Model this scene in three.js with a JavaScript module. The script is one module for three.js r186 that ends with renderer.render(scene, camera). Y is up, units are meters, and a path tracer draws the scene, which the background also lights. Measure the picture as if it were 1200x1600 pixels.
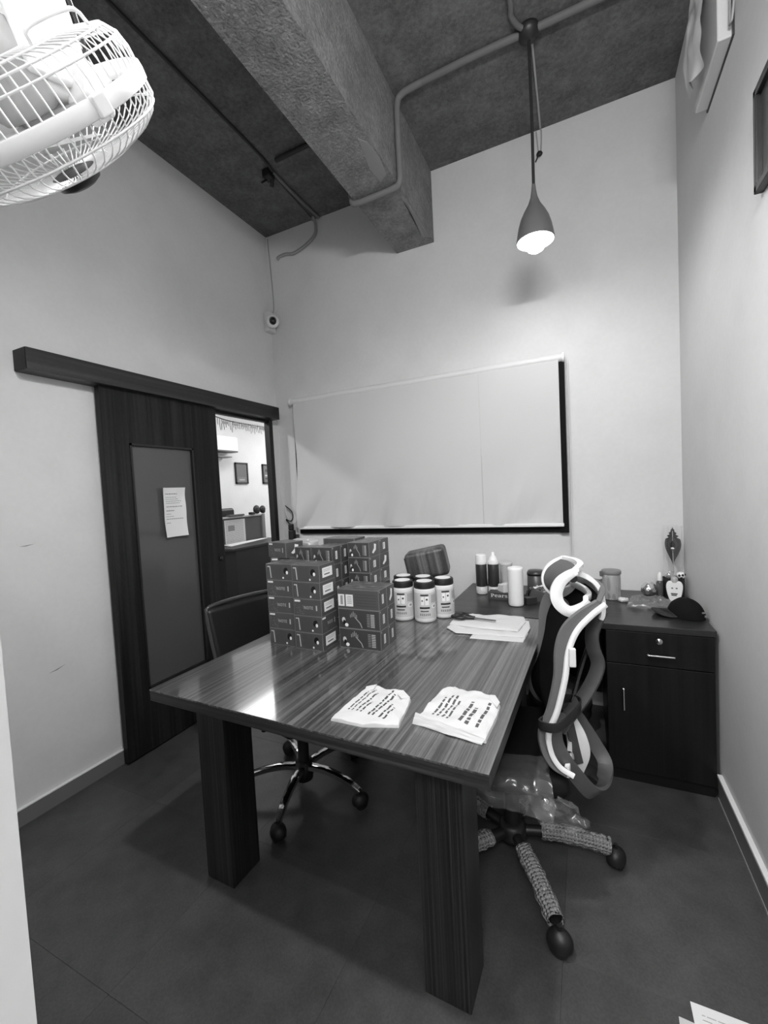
import * as THREE from 'three';
import { RoundedBoxGeometry } from 'three/addons/geometries/RoundedBoxGeometry.js';
import { mergeGeometries, mergeVertices, toCreasedNormals } from 'three/addons/utils/BufferGeometryUtils.js';
import { RectAreaLightUniformsLib } from 'three/addons/lights/RectAreaLightUniformsLib.js';
import { ImprovedNoise } from 'three/addons/math/ImprovedNoise.js';

// ---------------------------------------------------------------- camera, lights, exposure
RectAreaLightUniformsLib.init();
const scene = new THREE.Scene();
scene.background = new THREE.Color(0x000000);
const camera = new THREE.PerspectiveCamera(2 * Math.atan(800 / 666.57) * 180 / Math.PI, 0.75, 0.02, 60);
camera.position.set(2.3426, 1.4223, 2.9469);
camera.rotation.set(-0.0474, 0.439, -0.051, 'YXZ');
const renderer = new THREE.WebGLRenderer({ antialias: true });
renderer.toneMapping = THREE.LinearToneMapping;
renderer.toneMappingExposure = 1.0;
renderer.shadowMap.enabled = true;
const PENDANT_CD = [0.9, 7.2];   // candela of the bulb by the back wall and of the one nearer the doorway
const PANELS = [                   // ceiling panel lights outside this room: x, y, z, w, d, intensity
  { name: 'panel_light', at: [-1.3, 2.9, 1.85], w: 0.34, d: 0.34, k: 125, label: 'small square ceiling panel light in the next office, nearest the sliding door' },
  { name: 'panel_light', at: [-1.55, 2.9, -1.4], w: 0.6, d: 1.1, k: 8, label: 'square ceiling panel light in the next office, above the far desk' },
  { name: 'panel_light', at: [-1.3, 2.9, -3.3], w: 0.6, d: 0.6, k: 40, label: 'square ceiling panel light at the deep end of the next office' },
  { name: 'panel_light', at: [2.5, 2.75, 4.0], w: 0.6, d: 0.6, k: 45, label: 'square ceiling panel light in the corridor behind the doorway' },
];
for (const p of PANELS) {
  const l = new THREE.RectAreaLight(0xffffff, p.k, p.w, p.d);
  l.position.set(p.at[0], p.at[1] - 0.012, p.at[2]); l.rotation.x = -Math.PI / 2; l.castShadow = true;
  scene.add(l);
}

const TUBE = { at: [2.53, 2.7, 2.755], len: 0.6, d: 0.036, k: 365 };   // batten tube light over the doorway, behind the camera
{ const l = new THREE.RectAreaLight(0xffffff, TUBE.k, TUBE.len, TUBE.d); l.position.set(TUBE.at[0], TUBE.at[1], TUBE.at[2] - 0.022); l.castShadow = true; scene.add(l); }

// ---------------------------------------------------------------- helpers
const V = (x, y, z) => new THREE.Vector3(x, y, z);
let seed = 7; const rnd = () => (seed = (seed * 16807) % 2147483647) / 2147483647;
const noise = new ImprovedNoise();
const nz = (x, y = 0, z = 0) => noise.noise(x + 11.3, y + 5.7, z + 3.1);
const used = {};
function uniq(n) { const k = used[n] = (used[n] ?? -1) + 1; return k ? n + '_' + String(k).padStart(3, '0') : n; }
function grey(a) { return new THREE.Color().setRGB(a, a, a); }
function M(a, rough = 0.6, o = {}) { return new THREE.MeshPhysicalMaterial({ color: grey(a), roughness: rough, side: THREE.DoubleSide, ...o }); }
function mesh(name, geo, m, parent) {
  const o = new THREE.Mesh(geo, m); o.name = parent ? name : uniq(name); o.castShadow = o.receiveShadow = true; (parent ?? scene).add(o); return o;
}
function tag(o, label, category, group) { o.userData.label = label; o.userData.category = category; if (group) o.userData.group = group; return o; }
function thing(name, label, category, pos = [0, 0, 0], turn = 0, group) {
  const o = new THREE.Group(); o.name = uniq(name); o.position.set(...pos); o.rotation.y = turn; scene.add(o); return tag(o, label, category, group);
}
function struct(name, geo, m) { const o = mesh(name, geo, m); o.userData.kind = 'structure'; return o; }
function structGroup(name) { const o = new THREE.Group(); o.name = uniq(name); o.userData.kind = 'structure'; scene.add(o); return o; }
function setLabel(o, l) { o.userData.label = l; return o; }
const bx = (x0, x1, y0, y1, z0, z1) => new THREE.BoxGeometry(x1 - x0, y1 - y0, z1 - z0).translate((x0 + x1) / 2, (y0 + y1) / 2, (z0 + z1) / 2);
function rb(x0, x1, y0, y1, z0, z1, r = 0.003, seg = 2) { return new RoundedBoxGeometry(x1 - x0, y1 - y0, z1 - z0, seg, r).translate((x0 + x1) / 2, (y0 + y1) / 2, (z0 + z1) / 2); }
function uvm(g, grain = 'z', su = 1, sv = 1) {     // uv in metres by dominant normal; v runs along the grain
  if (g.index) g = g.toNonIndexed();
  const p = g.attributes.position, n = g.attributes.normal, uv = new Float32Array(p.count * 2), ax = ['x', 'y', 'z'];
  for (let i = 0; i < p.count; i += 3) {
    const nn = [0, 0, 0]; for (let k = 0; k < 3; k++) { nn[0] += Math.abs(n.getX(i + k)); nn[1] += Math.abs(n.getY(i + k)); nn[2] += Math.abs(n.getZ(i + k)); }
    const d = nn.indexOf(Math.max(...nn)); const rest = [0, 1, 2].filter(k => k !== d); const gi = ax.indexOf(grain);
    let a = rest[0], b = rest[1]; if (a === gi) { a = rest[1]; b = rest[0]; }
    for (let k = 0; k < 3; k++) { const c = [p.getX(i + k), p.getY(i + k), p.getZ(i + k)]; uv[(i + k) * 2] = c[a] * su + d * 0.37; uv[(i + k) * 2 + 1] = c[b] * sv; }
  }
  g.setAttribute('uv', new THREE.BufferAttribute(uv, 2)); return g;
}
const merge = (...g) => mergeGeometries(g.flat().map(k => { const c = k.index ? k.toNonIndexed() : k.clone(); for (const a of Object.keys(c.attributes)) if (!['position', 'normal', 'uv'].includes(a)) c.deleteAttribute(a); if (!c.attributes.uv) c.setAttribute('uv', new THREE.BufferAttribute(new Float32Array(c.attributes.position.count * 2), 2)); c.clearGroups?.(); return c; }));
const lathe = (pts, seg = 32) => new THREE.LatheGeometry(pts.map(p => new THREE.Vector2(p[0], p[1])), seg);
function tube(pts, r, seg = 24, rad = 8, closed = false, tension = 0.5) { return new THREE.TubeGeometry(new THREE.CatmullRomCurve3(pts.map(p => p.isVector3 ? p : V(...p)), closed, 'catmullrom', tension), seg, r, rad, closed); }
function rod(a, b, r, rad = 10) { a = V(...a); b = V(...b); const g = new THREE.CylinderGeometry(r, r, a.distanceTo(b), rad); g.applyQuaternion(new THREE.Quaternion().setFromUnitVectors(V(0, 1, 0), b.clone().sub(a).normalize())); const m = a.add(b).multiplyScalar(0.5); return g.translate(m.x, m.y, m.z); }
// rectangular band swept along a smooth curve; wdir = width direction
function band(pts, wdir, w, t, n = 40, closed = false, wf = () => 1) {
  const c = new THREE.CatmullRomCurve3(pts.map(p => V(...p)), closed, 'catmullrom', 0.5); const P = [], idx = [], uv = [];
  const W0 = wdir.isVector3 ? () => wdir : wdir;
  for (let i = 0; i <= n; i++) {
    const u = i / n, p = c.getPoint(u), T = c.getTangent(u); const Wd = W0(u, p).clone(); Wd.addScaledVector(T, -Wd.dot(T)).normalize(); const N = T.clone().cross(Wd).normalize();
    const ww = w * wf(u) / 2, k = 0.8;
    for (const [a, b] of [[-1, -k], [-k, -1], [k, -1], [1, -k], [1, k], [k, 1], [-k, 1], [-1, k]]) { const q = p.clone().addScaledVector(Wd, a * ww).addScaledVector(N, b * t / 2); P.push(q.x, q.y, q.z); uv.push(a, u); }
  }
  for (let i = 0; i < n; i++) for (let k = 0; k < 8; k++) { const a = i * 8 + k, b = i * 8 + (k + 1) % 8, c2 = a + 8, d = b + 8; idx.push(a, b, c2, b, d, c2); }
  if (!closed) for (const o of [0, n * 8]) for (let k = 1; k < 7; k++) idx.push(o, o + k, o + k + 1);
  const g = new THREE.BufferGeometry(); g.setAttribute('position', new THREE.Float32BufferAttribute(P, 3)); g.setAttribute('uv', new THREE.Float32BufferAttribute(uv, 2)); g.setIndex(idx); g.computeVertexNormals();
  return toCreasedNormals(g, 0.7);
}
// a soft flat thing lying on y0: outline [x,z], thickness h, crumple amplitude
function pillow(outline, y0, h, { amp = 0.003, freq = 30, s = 0, flat = 0.75, rings = 7, sub = 6, crease = 0 } = {}) {
  const pts = []; const L = outline.length;
  for (let i = 0; i < L; i++) for (let k = 0; k < sub; k++) { const a = outline[i], b = outline[(i + 1) % L], t = k / sub; pts.push([a[0] + (b[0] - a[0]) * t, a[1] + (b[1] - a[1]) * t]); }
  let cx = 0, cz = 0; for (const p of pts) { cx += p[0] / pts.length; cz += p[1] / pts.length; }
  const xs = pts.map(p => p[0]), zs = pts.map(p => p[1]), x0 = Math.min(...xs), x1 = Math.max(...xs), z0 = Math.min(...zs), z1 = Math.max(...zs);
  const P = [], uv = [], idx = [], n = pts.length, prof = [[1, 0], [1.0, 0.35], [0.985, flat], [0.95, 0.92]]; for (let r = 1; r <= rings; r++) prof.push([0.95 * (1 - r / rings), 1]);
  for (const [k, hh] of prof) for (const p of pts) {
    const x = cx + (p[0] - cx) * k, z = cz + (p[1] - cz) * k; let y = y0 + h * hh;
    if (hh > 0.3) { let q = nz(x * freq, z * freq, s) + 0.5 * nz(x * freq * 2.3, z * freq * 2.3, s + 4); if (crease) q = Math.abs(q) * 1.6 - 0.35; y = Math.max(y0 + 0.0004, y + amp * q * Math.min(1, hh)); }
    P.push(x, y, z); uv.push((x - x0) / (x1 - x0), 1 - (z - z0) / (z1 - z0));
  }
  for (let r = 0; r < prof.length - 1; r++) for (let i = 0; i < n; i++) { const a = r * n + i, b = r * n + (i + 1) % n; idx.push(a, a + n, b, b, a + n, b + n); }
  for (let i = 1; i < n - 1; i++) idx.push(0, i, i + 1);
  const g = new THREE.BufferGeometry(); g.setAttribute('position', new THREE.Float32BufferAttribute(P, 3)); g.setAttribute('uv', new THREE.Float32BufferAttribute(uv, 2)); g.setIndex(idx); g.computeVertexNormals();
  return toCreasedNormals(g, 0.5);
}
const rectOut = (cx, cz, w, d, a = 0) => [[-1, -1], [1, -1], [1, 1], [-1, 1]].map(([i, j]) => { const x = i * w / 2, z = j * d / 2; return [cx + x * Math.cos(a) - z * Math.sin(a), cz + x * Math.sin(a) + z * Math.cos(a)]; });
function crumple(g, amp, freq, s = 0) { g = mergeVertices(g.clone(), 1e-4); const p = g.attributes.position, n = g.attributes.normal; for (let i = 0; i < p.count; i++) { const x = p.getX(i), y = p.getY(i), z = p.getZ(i), q = amp * (Math.abs(nz(x * freq, y * freq, z * freq + s)) * 2 - 0.6); p.setXYZ(i, x + n.getX(i) * q, y + n.getY(i) * q, z + n.getZ(i) * q); } g.computeVertexNormals(); return g; }

// ---------------------------------------------------------------- textures
function dataTex(w, h, f, srgb = true) {
  const d = new Uint8Array(w * h * 4);
  for (let j = 0; j < h; j++) for (let i = 0; i < w; i++) { const v = Math.max(0, Math.min(255, f(i / w, j / h))); const k = (j * w + i) * 4; d[k] = d[k + 1] = d[k + 2] = v; d[k + 3] = 255; }
  const t = new THREE.DataTexture(d, w, h); t.wrapS = t.wrapT = THREE.RepeatWrapping; t.magFilter = THREE.LinearFilter; t.minFilter = THREE.LinearMipmapLinearFilter; t.generateMipmaps = true; if (srgb) t.colorSpace = THREE.SRGBColorSpace; t.needsUpdate = true; return t;
}
function canvasTex(w, h, draw) { const c = document.createElement('canvas'); c.width = w; c.height = h; const x = c.getContext('2d'); draw(x, w, h); const t = new THREE.CanvasTexture(c); t.colorSpace = THREE.SRGBColorSpace; t.wrapS = t.wrapT = THREE.RepeatWrapping; return t; }
const gs = v => `rgb(${v},${v},${v})`;
// tileable value noise
function vnoise(nx, ny, sd) { const a = []; let s = sd; const r = () => (s = (s * 16807) % 2147483647) / 2147483647; for (let i = 0; i < nx * ny; i++) a.push(r()); return (u, v) => { const x = u * nx, y = v * ny, i = Math.floor(x), j = Math.floor(y), f = x - i, g = y - j, F = f * f * (3 - 2 * f), G = g * g * (3 - 2 * g), q = (p, o) => a[((o % ny) + ny) % ny * nx + ((p % nx) + nx) % nx]; return (q(i, j) * (1 - F) + q(i + 1, j) * F) * (1 - G) + (q(i, j + 1) * (1 - F) + q(i + 1, j + 1) * F) * G; }; }
function streak(lo, hi, fine, s) { const a = vnoise(fine, 3, s), b = vnoise(fine * 3, 5, s + 9), c = vnoise(Math.round(fine / 5), 2, s + 17), d = vnoise(fine * 4, 160, s + 31); return dataTex(1024, 512, (u, v) => { let q = 0.42 * a(u, v) + 0.26 * b(u, v) + 0.22 * c(u, v) + 0.1 * d(u, v); q = Math.max(0, Math.min(1, (q - 0.25) * 2)); return lo + (hi - lo) * q; }); }
const T = {};
T.table = streak(52, 132, 90, 101);
T.dark = streak(38, 78, 40, 303);
T.counter = streak(40, 66, 60, 505);
{ const a = vnoise(256, 256, 11), b = vnoise(60, 60, 12), c = vnoise(8, 8, 13); T.plaster = dataTex(512, 512, (u, v) => 128 + 60 * (a(u, v) - 0.5) + 80 * (b(u, v) - 0.5), false); T.wallc = dataTex(512, 512, (u, v) => 226 + 5 * (c(u, v) - 0.5) + 3 * (b(u, v) - 0.5)); }
{ const a = vnoise(200, 200, 21), b = vnoise(64, 64, 22), c = vnoise(12, 12, 23); T.concB = dataTex(512, 512, (u, v) => 128 + 70 * (a(u, v) - 0.5) + 150 * (b(u, v) - 0.5), false); T.conc = dataTex(512, 512, (u, v) => 128 + 22 * (a(u, v) - 0.5) + 22 * (b(u, v) - 0.5) + 24 * (c(u, v) - 0.5)); }
{ const a = vnoise(256, 256, 31), c = vnoise(20, 20, 33), e = vnoise(5, 5, 35); T.floor = dataTex(512, 512, (u, v) => 100 + 16 * (a(u, v) - 0.5) + 14 * (c(u, v) - 0.5) + 12 * (e(u, v) - 0.5)); }
T.bubble = dataTex(256, 256, (u, v) => { const x = (u * 16) % 1 - 0.5, y = (v * 16) % 1 - 0.5; return 255 * Math.max(0, 1 - (x * x + y * y) * 5); }, false);
{ const b = vnoise(128, 128, 52); T.weave = dataTex(256, 256, (u, v) => 128 + 60 * Math.sin(u * 400) * Math.sin(v * 400) + 60 * (b(u, v) - 0.5), false); }
const rep = (t, x, y = x) => { const c = t.clone(); c.repeat.set(x, y); c.needsUpdate = true; return c; };

// ---------------------------------------------------------------- materials
const m = {
  wall: M(0.87, 0.75, { map: T.wallc, bumpMap: T.plaster, bumpScale: 0.00025 }),
  wallOff: M(0.95, 0.7, { map: T.wallc }),
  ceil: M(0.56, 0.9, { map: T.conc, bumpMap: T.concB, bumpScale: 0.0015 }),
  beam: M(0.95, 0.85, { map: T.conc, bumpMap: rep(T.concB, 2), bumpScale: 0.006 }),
  patch: M(0.3, 0.9, { bumpMap: T.concB, bumpScale: 0.003 }),
  tile: [0.48, 0.51, 0.46].map(a => M(a, 0.42, { map: T.floor })),
  grout: M(0.06, 0.9),
  skirt: M(0.16, 0.35), skirtTop: M(0.75, 0.4),
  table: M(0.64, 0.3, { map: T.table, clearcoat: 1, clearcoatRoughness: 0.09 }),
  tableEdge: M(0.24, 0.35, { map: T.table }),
  door: M(0.36, 0.45, { specularIntensity: 0.4, map: T.dark }),
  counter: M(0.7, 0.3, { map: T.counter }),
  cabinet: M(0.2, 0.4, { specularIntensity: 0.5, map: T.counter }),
  black: M(0.012, 0.45), blackGloss: M(0.012, 0.18), rubber: M(0.02, 0.7), darkGrey: M(0.06, 0.5), midGrey: M(0.13, 0.5), meshFab: M(0.005, 0.9, { specularIntensity: 0.2, bumpMap: T.weave, bumpScale: 0.001 }),
  white: M(0.82, 0.4), offWhite: M(0.7, 0.5), paper: M(0.6, 0.85), plasticGrey: M(0.16, 0.38),
  chrome: M(0.75, 0.12, { metalness: 1 }), steel: M(0.55, 0.3, { metalness: 1 }),
  glassDark: M(0.085, 0.1), clear: M(1, 0.05, { transmission: 1, thickness: 0, ior: 1.45 }), film: M(0.97, 0.14, { transmission: 0.94, thickness: 0, ior: 1.4 }),
  bubble: M(0.3, 0.12, { bumpMap: T.bubble, bumpScale: 0.007 }),
  conduit: M(0.14, 0.7), conduitBeam: M(0.17, 0.8),
};

// ---------------------------------------------------------------- the room
const W = 2.857, H = 3.61, ZF = 2.816;
{ // floor: base slab and tiles with joints
  const f = struct('floor', bx(-2.8, 3.1, -0.12, -0.004, -4.2, 5.0), m.grout);
  const tg = {}; let k = 0;
  const gx = [-0.15, 0.45, 1.05, 1.65, 2.25, 2.857], gz = [0, 0.452, 1.052, 1.652, 2.252, 2.85];
  const addTile = (x0, x1, z0, z1) => { const key = [x0, x1, z0, z1].join(); mesh('tile', uvm(rb(x0 + 0.0003, x1 - 0.0003, -0.006, 0, z0 + 0.0003, z1 - 0.0003, 0.0004, 1), 'z'), m.tile[(k++ * 7) % 3], f); };
  for (let i = 0; i < gx.length - 1; i++) for (let j = 0; j < gz.length - 1; j++) addTile(gx[i], gx[i + 1], gz[j], gz[j + 1]);
  mesh('floor_slab', uvm(bx(-2.8, -0.15, -0.006, 0, -4.2, 5), 'z'), m.tile[1], f);
  mesh('floor_slab', uvm(bx(-0.15, 3.1, -0.006, 0, 2.85, 5), 'z'), m.tile[1], f);
}
struct('wall_back', uvm(bx(0, W + 0.12, 0, H + 0.1, -0.12, 0), 'y', 1, 1), m.wall);
struct('wall_right', uvm(bx(W, W + 0.12, 0, H + 0.1, 0, 5), 'y'), m.wall);
const OZ0 = 0.115, OZ1 = 0.86, OY = 2.07;
const wl = struct('wall_left', uvm(merge(bx(-0.035, 0, 0, H + 0.1, OZ1, 5.12), bx(-0.035, 0, OY, H + 0.1, -0.12, OZ1), bx(-0.035, 0, 0, OY, -0.12, OZ0)), 'y'), m.wall);
mesh('scuff_mark', pillow([[1.835, 1.262], [1.87, 1.2545], [1.90, 1.256], [1.87, 1.2585]].map(([z, y]) => [z, y]), 0, 0.0006, { amp: 0, sub: 2, rings: 2 }).applyMatrix4(new THREE.Matrix4().set(0, 1, 0, 0, 0, 0, 1, 0, 1, 0, 0, 0, 0, 0, 0, 1)), M(0.2, 0.9), wl);
mesh('scuff_mark', pillow([[1.75, 0.652], [1.79, 0.640], [1.83, 0.634], [1.79, 0.6375]], 0, 0.0006, { amp: 0, sub: 2, rings: 2 }).applyMatrix4(new THREE.Matrix4().set(0, 1, 0, 0, 0, 0, 1, 0, 1, 0, 0, 0, 0, 0, 0, 1)), M(0.12, 0.9), wl);
struct('wall_front', uvm(merge(bx(0, 2.02, 0, H + 0.1, ZF, ZF + 0.13), bx(2.02, W, 2.35, H + 0.1, ZF, ZF + 0.13)), 'y'), m.wall);
struct('wall_rear', uvm(bx(-0.12, W + 0.12, 0, H + 0.1, 5, 5.12), 'y'), m.wall);
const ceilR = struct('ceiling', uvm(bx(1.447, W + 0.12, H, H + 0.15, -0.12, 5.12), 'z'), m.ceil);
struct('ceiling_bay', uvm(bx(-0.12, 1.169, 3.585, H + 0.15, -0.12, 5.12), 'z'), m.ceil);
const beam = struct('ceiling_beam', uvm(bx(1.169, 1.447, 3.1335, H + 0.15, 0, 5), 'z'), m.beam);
// bare plaster patches on the beam
mesh('plaster_patch', pillow([[1.37, 1.02], [1.425, 0.98], [1.44, 0.86], [1.43, 0.74], [1.40, 0.7], [1.385, 0.78], [1.36, 0.9]], 0, 0.003, { amp: 0.002, freq: 60 }).applyMatrix4(new THREE.Matrix4().makeRotationX(Math.PI).setPosition(0, 3.1335, 1.72)), m.patch, beam);
mesh('plaster_patch', pillow([[1.395, 0.55], [1.44, 0.58], [1.445, 0.4], [1.44, 0.12], [1.425, 0.1], [1.42, 0.3]], 0, 0.002, { amp: 0.002, freq: 60 }).applyMatrix4(new THREE.Matrix4().makeRotationX(Math.PI).setPosition(0, 3.1335, 0.65)), m.patch, beam);
{ const sk = struct('baseboard_left', uvm(bx(0, 0.014, 0, 0.075, OZ1, ZF), 'z'), m.skirt); mesh('baseboard_cap', rb(0, 0.017, 0.075, 0.081, OZ1, ZF, 0.001, 1), m.skirtTop, sk); }
{ const sk = struct('baseboard_right', uvm(bx(W - 0.014, W, 0.012, 0.105, 0.72, 5), 'z'), m.skirt); mesh('baseboard_cap', rb(W - 0.018, W, 0.105, 0.118, 0.72, 5, 0.002, 1), m.skirtTop, sk); mesh('sealant_line', bx(W - 0.016, W, 0, 0.012, 0.72, 5), M(0.3, 0.4), sk); }

// next office beyond the sliding door
struct('wall_office_far', uvm(bx(-2.72, -2.6, 0, 3.1, -4.2, 5), 'y'), m.wallOff);
struct('wall_office_end', uvm(bx(-2.6, -0.035, 0, 3.1, -4.2, -4.08), 'y'), m.wallOff);
struct('wall_office_near', uvm(bx(-2.6, -0.035, 0, 3.1, 4.9, 5), 'y'), m.wallOff);
struct('wall_office_side', uvm(bx(-0.035, 0, 0, 3.1, -4.2, -0.12), 'y'), m.wallOff);
struct('ceiling_office', bx(-2.72, -0.035, 2.92, 3.1, -4.2, 5), M(0.7, 0.8));
for (const p of PANELS) { // fittings for the panel lights
  const g = thing(p.name, p.label, 'ceiling light', p.at, 0, 'ceiling panel lights'); const up = p.at[0] > 0 ? H : 2.92;
  mesh('frame', merge(bx(-p.w / 2 - 0.02, p.w / 2 + 0.02, 0, up - p.at[1], -p.d / 2 - 0.02, -p.d / 2), bx(-p.w / 2 - 0.02, p.w / 2 + 0.02, 0, up - p.at[1], p.d / 2, p.d / 2 + 0.02), bx(-p.w / 2 - 0.02, -p.w / 2, 0, up - p.at[1], -p.d / 2, p.d / 2), bx(p.w / 2, p.w / 2 + 0.02, 0, up - p.at[1], -p.d / 2, p.d / 2)), m.white, g);
  mesh('diffuser', bx(-p.w / 2, p.w / 2, 0.002, 0.01, -p.d / 2, p.d / 2), M(0.8, 0.5, { emissive: 0xffffff, emissiveIntensity: 1.1 }), g);
}

// ---------------------------------------------------------------- door, rail, jamb
{ const j = struct('trim_1', uvm(merge(rb(-0.04, 0.012, 0, OY - 0.001, 0.078, OZ0 + 0.008, 0.002, 1), rb(-0.04, 0.004, OY - 0.03, OY - 0.001, OZ0 + 0.008, OZ1, 0.002, 1)), 'y'), M(0.25, 0.45, { map: T.dark })); }
{
  const d = structGroup('door_1'); d.userData.label = 'dark wood sliding door with a tall glass panel';
  const X0 = 0.022, X1 = 0.06, z0 = 0.735, z1 = 1.518, y0 = 0.012, y1 = 2.06, gz0 = 0.945, gz1 = 1.373, gy0 = 0.36, gy1 = 1.765;
  const wood = m.door;
  mesh('stile', uvm(rb(X0, X1, y0, y1, z0, gz0, 0.002, 1), 'y', 1, .5), wood, d); mesh('stile', uvm(rb(X0, X1, y0, y1, gz1, z1, 0.002, 1), 'y', 1, .5), wood, d);
  mesh('top_rail', uvm(bx(X0, X1 - 0.0006, gy1, y1, gz0, gz1), 'y', 1, .5), wood, d); mesh('bottom_rail', uvm(bx(X0, X1 - 0.0006, y0, gy0, gz0, gz1), 'y', 1, .5), wood, d);
  const bead = merge(bx(0.045, X1 + 0.004, gy0, gy1, gz0, gz0 + 0.012), bx(0.045, X1 + 0.004, gy0, gy1, gz1 - 0.012, gz1), bx(0.045, X1 + 0.004, gy1 - 0.012, gy1, gz0, gz1), bx(0.045, X1 + 0.004, gy0, gy0 + 0.012, gz0, gz1));
  mesh('glazing_bead', bead, m.black, d);
  const gl = mesh('glass_panel', bx(0.036, 0.044, gy0, gy1, gz0, gz1), m.glassDark, d); setLabel(gl, 'dark reflective glass panel');
  const lt = mesh('latch', lathe([[0, 0], [0.014, 0], [0.016, 0.006], [0.01, 0.012], [0, 0.013]], 20).rotateZ(-Math.PI / 2).translate(X1, 1.02, 0.775), m.black, d);
  const r = thing('door_track_cover', 'long dark wood cover over the sliding door track', 'door rail', [0, 0, 0]);
  mesh('cover_board', uvm(rb(0.0, 0.1, 2.056, 2.154, 0.093, 1.852, 0.002, 1), 'z', 1, .5), M(0.5, 0.42, { map: T.dark }), r);
  mesh('end_cap', uvm(rb(0.001, 0.099, 2.058, 2.152, 1.852, 1.856, 0.001, 1), 'y'), m.door, r);
}
const textLines = (x, w, h, rows, ink, marg = 0.1) => { x.fillStyle = gs(ink); let s = 5; const r = () => (s = (s * 16807) % 2147483647) / 2147483647; for (const [y, len, th] of rows) { let px = w * marg; while (px < w * (marg + len)) { const l = w * (0.035 + 0.09 * r()); x.fillRect(px, h * y, Math.min(l, w * (marg + len) - px), h * th); px += l + w * 0.018; } } };
{ // taped note on the door
  const t = canvasTex(256, 512, (x, w, h) => { x.fillStyle = gs(236); x.fillRect(0, 0, w, h); textLines(x, w, h, [[0.12, 0.55, 0.014], [0.19, 0.5, 0.008], [0.23, 0.6, 0.008], [0.27, 0.72, 0.008], [0.31, 0.66, 0.008], [0.38, 0.74, 0.012], [0.46, 0.4, 0.014], [0.53, 0.25, 0.008], [0.58, 0.35, 0.008], [0.63, 0.76, 0.011], [0.71, 0.18, 0.01]], 105, 0.12); });
  const g = new THREE.PlaneGeometry(0.155, 0.3, 20, 30), p = g.attributes.position;
  for (let i = 0; i < p.count; i++) { const x = p.getX(i), y = p.getY(i); p.setZ(i, 0.012 + 0.006 * nz(x * 14, y * 10) + 0.01 * Math.pow(Math.abs(x) / 0.077, 3) + 0.008 * Math.pow(Math.abs(y) / 0.15, 4)); }
  g.computeVertexNormals(); g.rotateY(Math.PI / 2).translate(0.046, 1.363, 1.116);
  tag(mesh('taped_note', g, M(0.9, 0.85, { map: t })), 'white printed sheet taped to the glass of the sliding door', 'paper');
}

// ---------------------------------------------------------------- window and roller blind
{
  const w = structGroup('window_1');
  const x0 = 0.186, x1 = 2.254, y0 = 1.106, y1 = 2.2, fr = M(0.006, 0.8, { specularIntensity: 0.3 });
  mesh('window_frame', merge(bx(x0, x0 + 0.035, y0, y1, 0, 0.022), bx(x1 - 0.05, x1, y0, y1, 0, 0.04), bx(x0, x1, y0, y0 + 0.05, 0, 0.022), bx(x0, x1, y1 - 0.03, y1, 0, 0.022)), fr, w);
  mesh('window_pane', bx(x0 + 0.03, x1 - 0.03, y0 + 0.03, y1 - 0.03, 0.001, 0.007), M(0.03, 0.1), w);
  const b = thing('roller_blind', 'pale roller blind pulled down over the wide window', 'blind', [0, 0, 0]);
  mesh('roller', merge(new THREE.CylinderGeometry(0.026, 0.026, 2.06, 24).rotateZ(Math.PI / 2).translate(1.215, 2.195, 0.035)), m.offWhite, b);
  mesh('end_cap', merge(new THREE.CylinderGeometry(0.03, 0.03, 0.012, 24).rotateZ(Math.PI / 2).translate(0.18, 2.195, 0.035)), m.white, b);
  mesh('end_cap', merge(new THREE.CylinderGeometry(0.03, 0.03, 0.012, 24).rotateZ(Math.PI / 2).translate(2.25, 2.195, 0.035)), m.white, b);
  const sheet = (u0, u1) => { const n = 90, k = 60, g = new THREE.PlaneGeometry(u1 - u0, 1.0, n, k), p = g.attributes.position; for (let i = 0; i < p.count; i++) { const X = p.getX(i) + (u0 + u1) / 2, y = p.getY(i) + 0.5; const lo = Math.pow(1 - y, 2.2); const left = Math.max(0, 1 - X / 1.5); let z = 0.03 * left * Math.sin((X - y * 0.55) * 13) * lo * 2 + 0.018 * nz(X * 5 - y * 3, y * 2.2) * (0.2 + lo) + 0.008 * nz(X * 20 - y * 6, y * 5, 3) * lo * lo; p.setXYZ(i, X, 1.163 + y * 1.02, 0.056 + Math.max(-0.012, z)); } g.computeVertexNormals(); return g; };
  const fab = M(0.6, 0.9);
  mesh('blind_fabric', sheet(0.212, 1.726), fab, b); mesh('blind_fabric', sheet(1.7275, 2.222), fab, b);
  mesh('seam', band([[1.727, 2.18, 0.0525], [1.727, 1.7, 0.053], [1.727, 1.18, 0.054]], V(1, 0, 0), 0.006, 0.002, 10), M(0.5, 0.9), b);
  mesh('bottom_bar', rb(0.205, 2.228, 1.146, 1.168, 0.04, 0.06, 0.006, 2), m.white, b);
  mesh('pull_cord', tube([[2.262, 2.19, 0.035], [2.262, 1.5, 0.03], [2.258, 1.0, 0.03], [2.262, 0.8, 0.03], [2.268, 1.0, 0.03], [2.272, 1.5, 0.03], [2.27, 2.19, 0.035]], 0.0016, 60, 5), M(0.6, 0.6), b);
}

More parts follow.
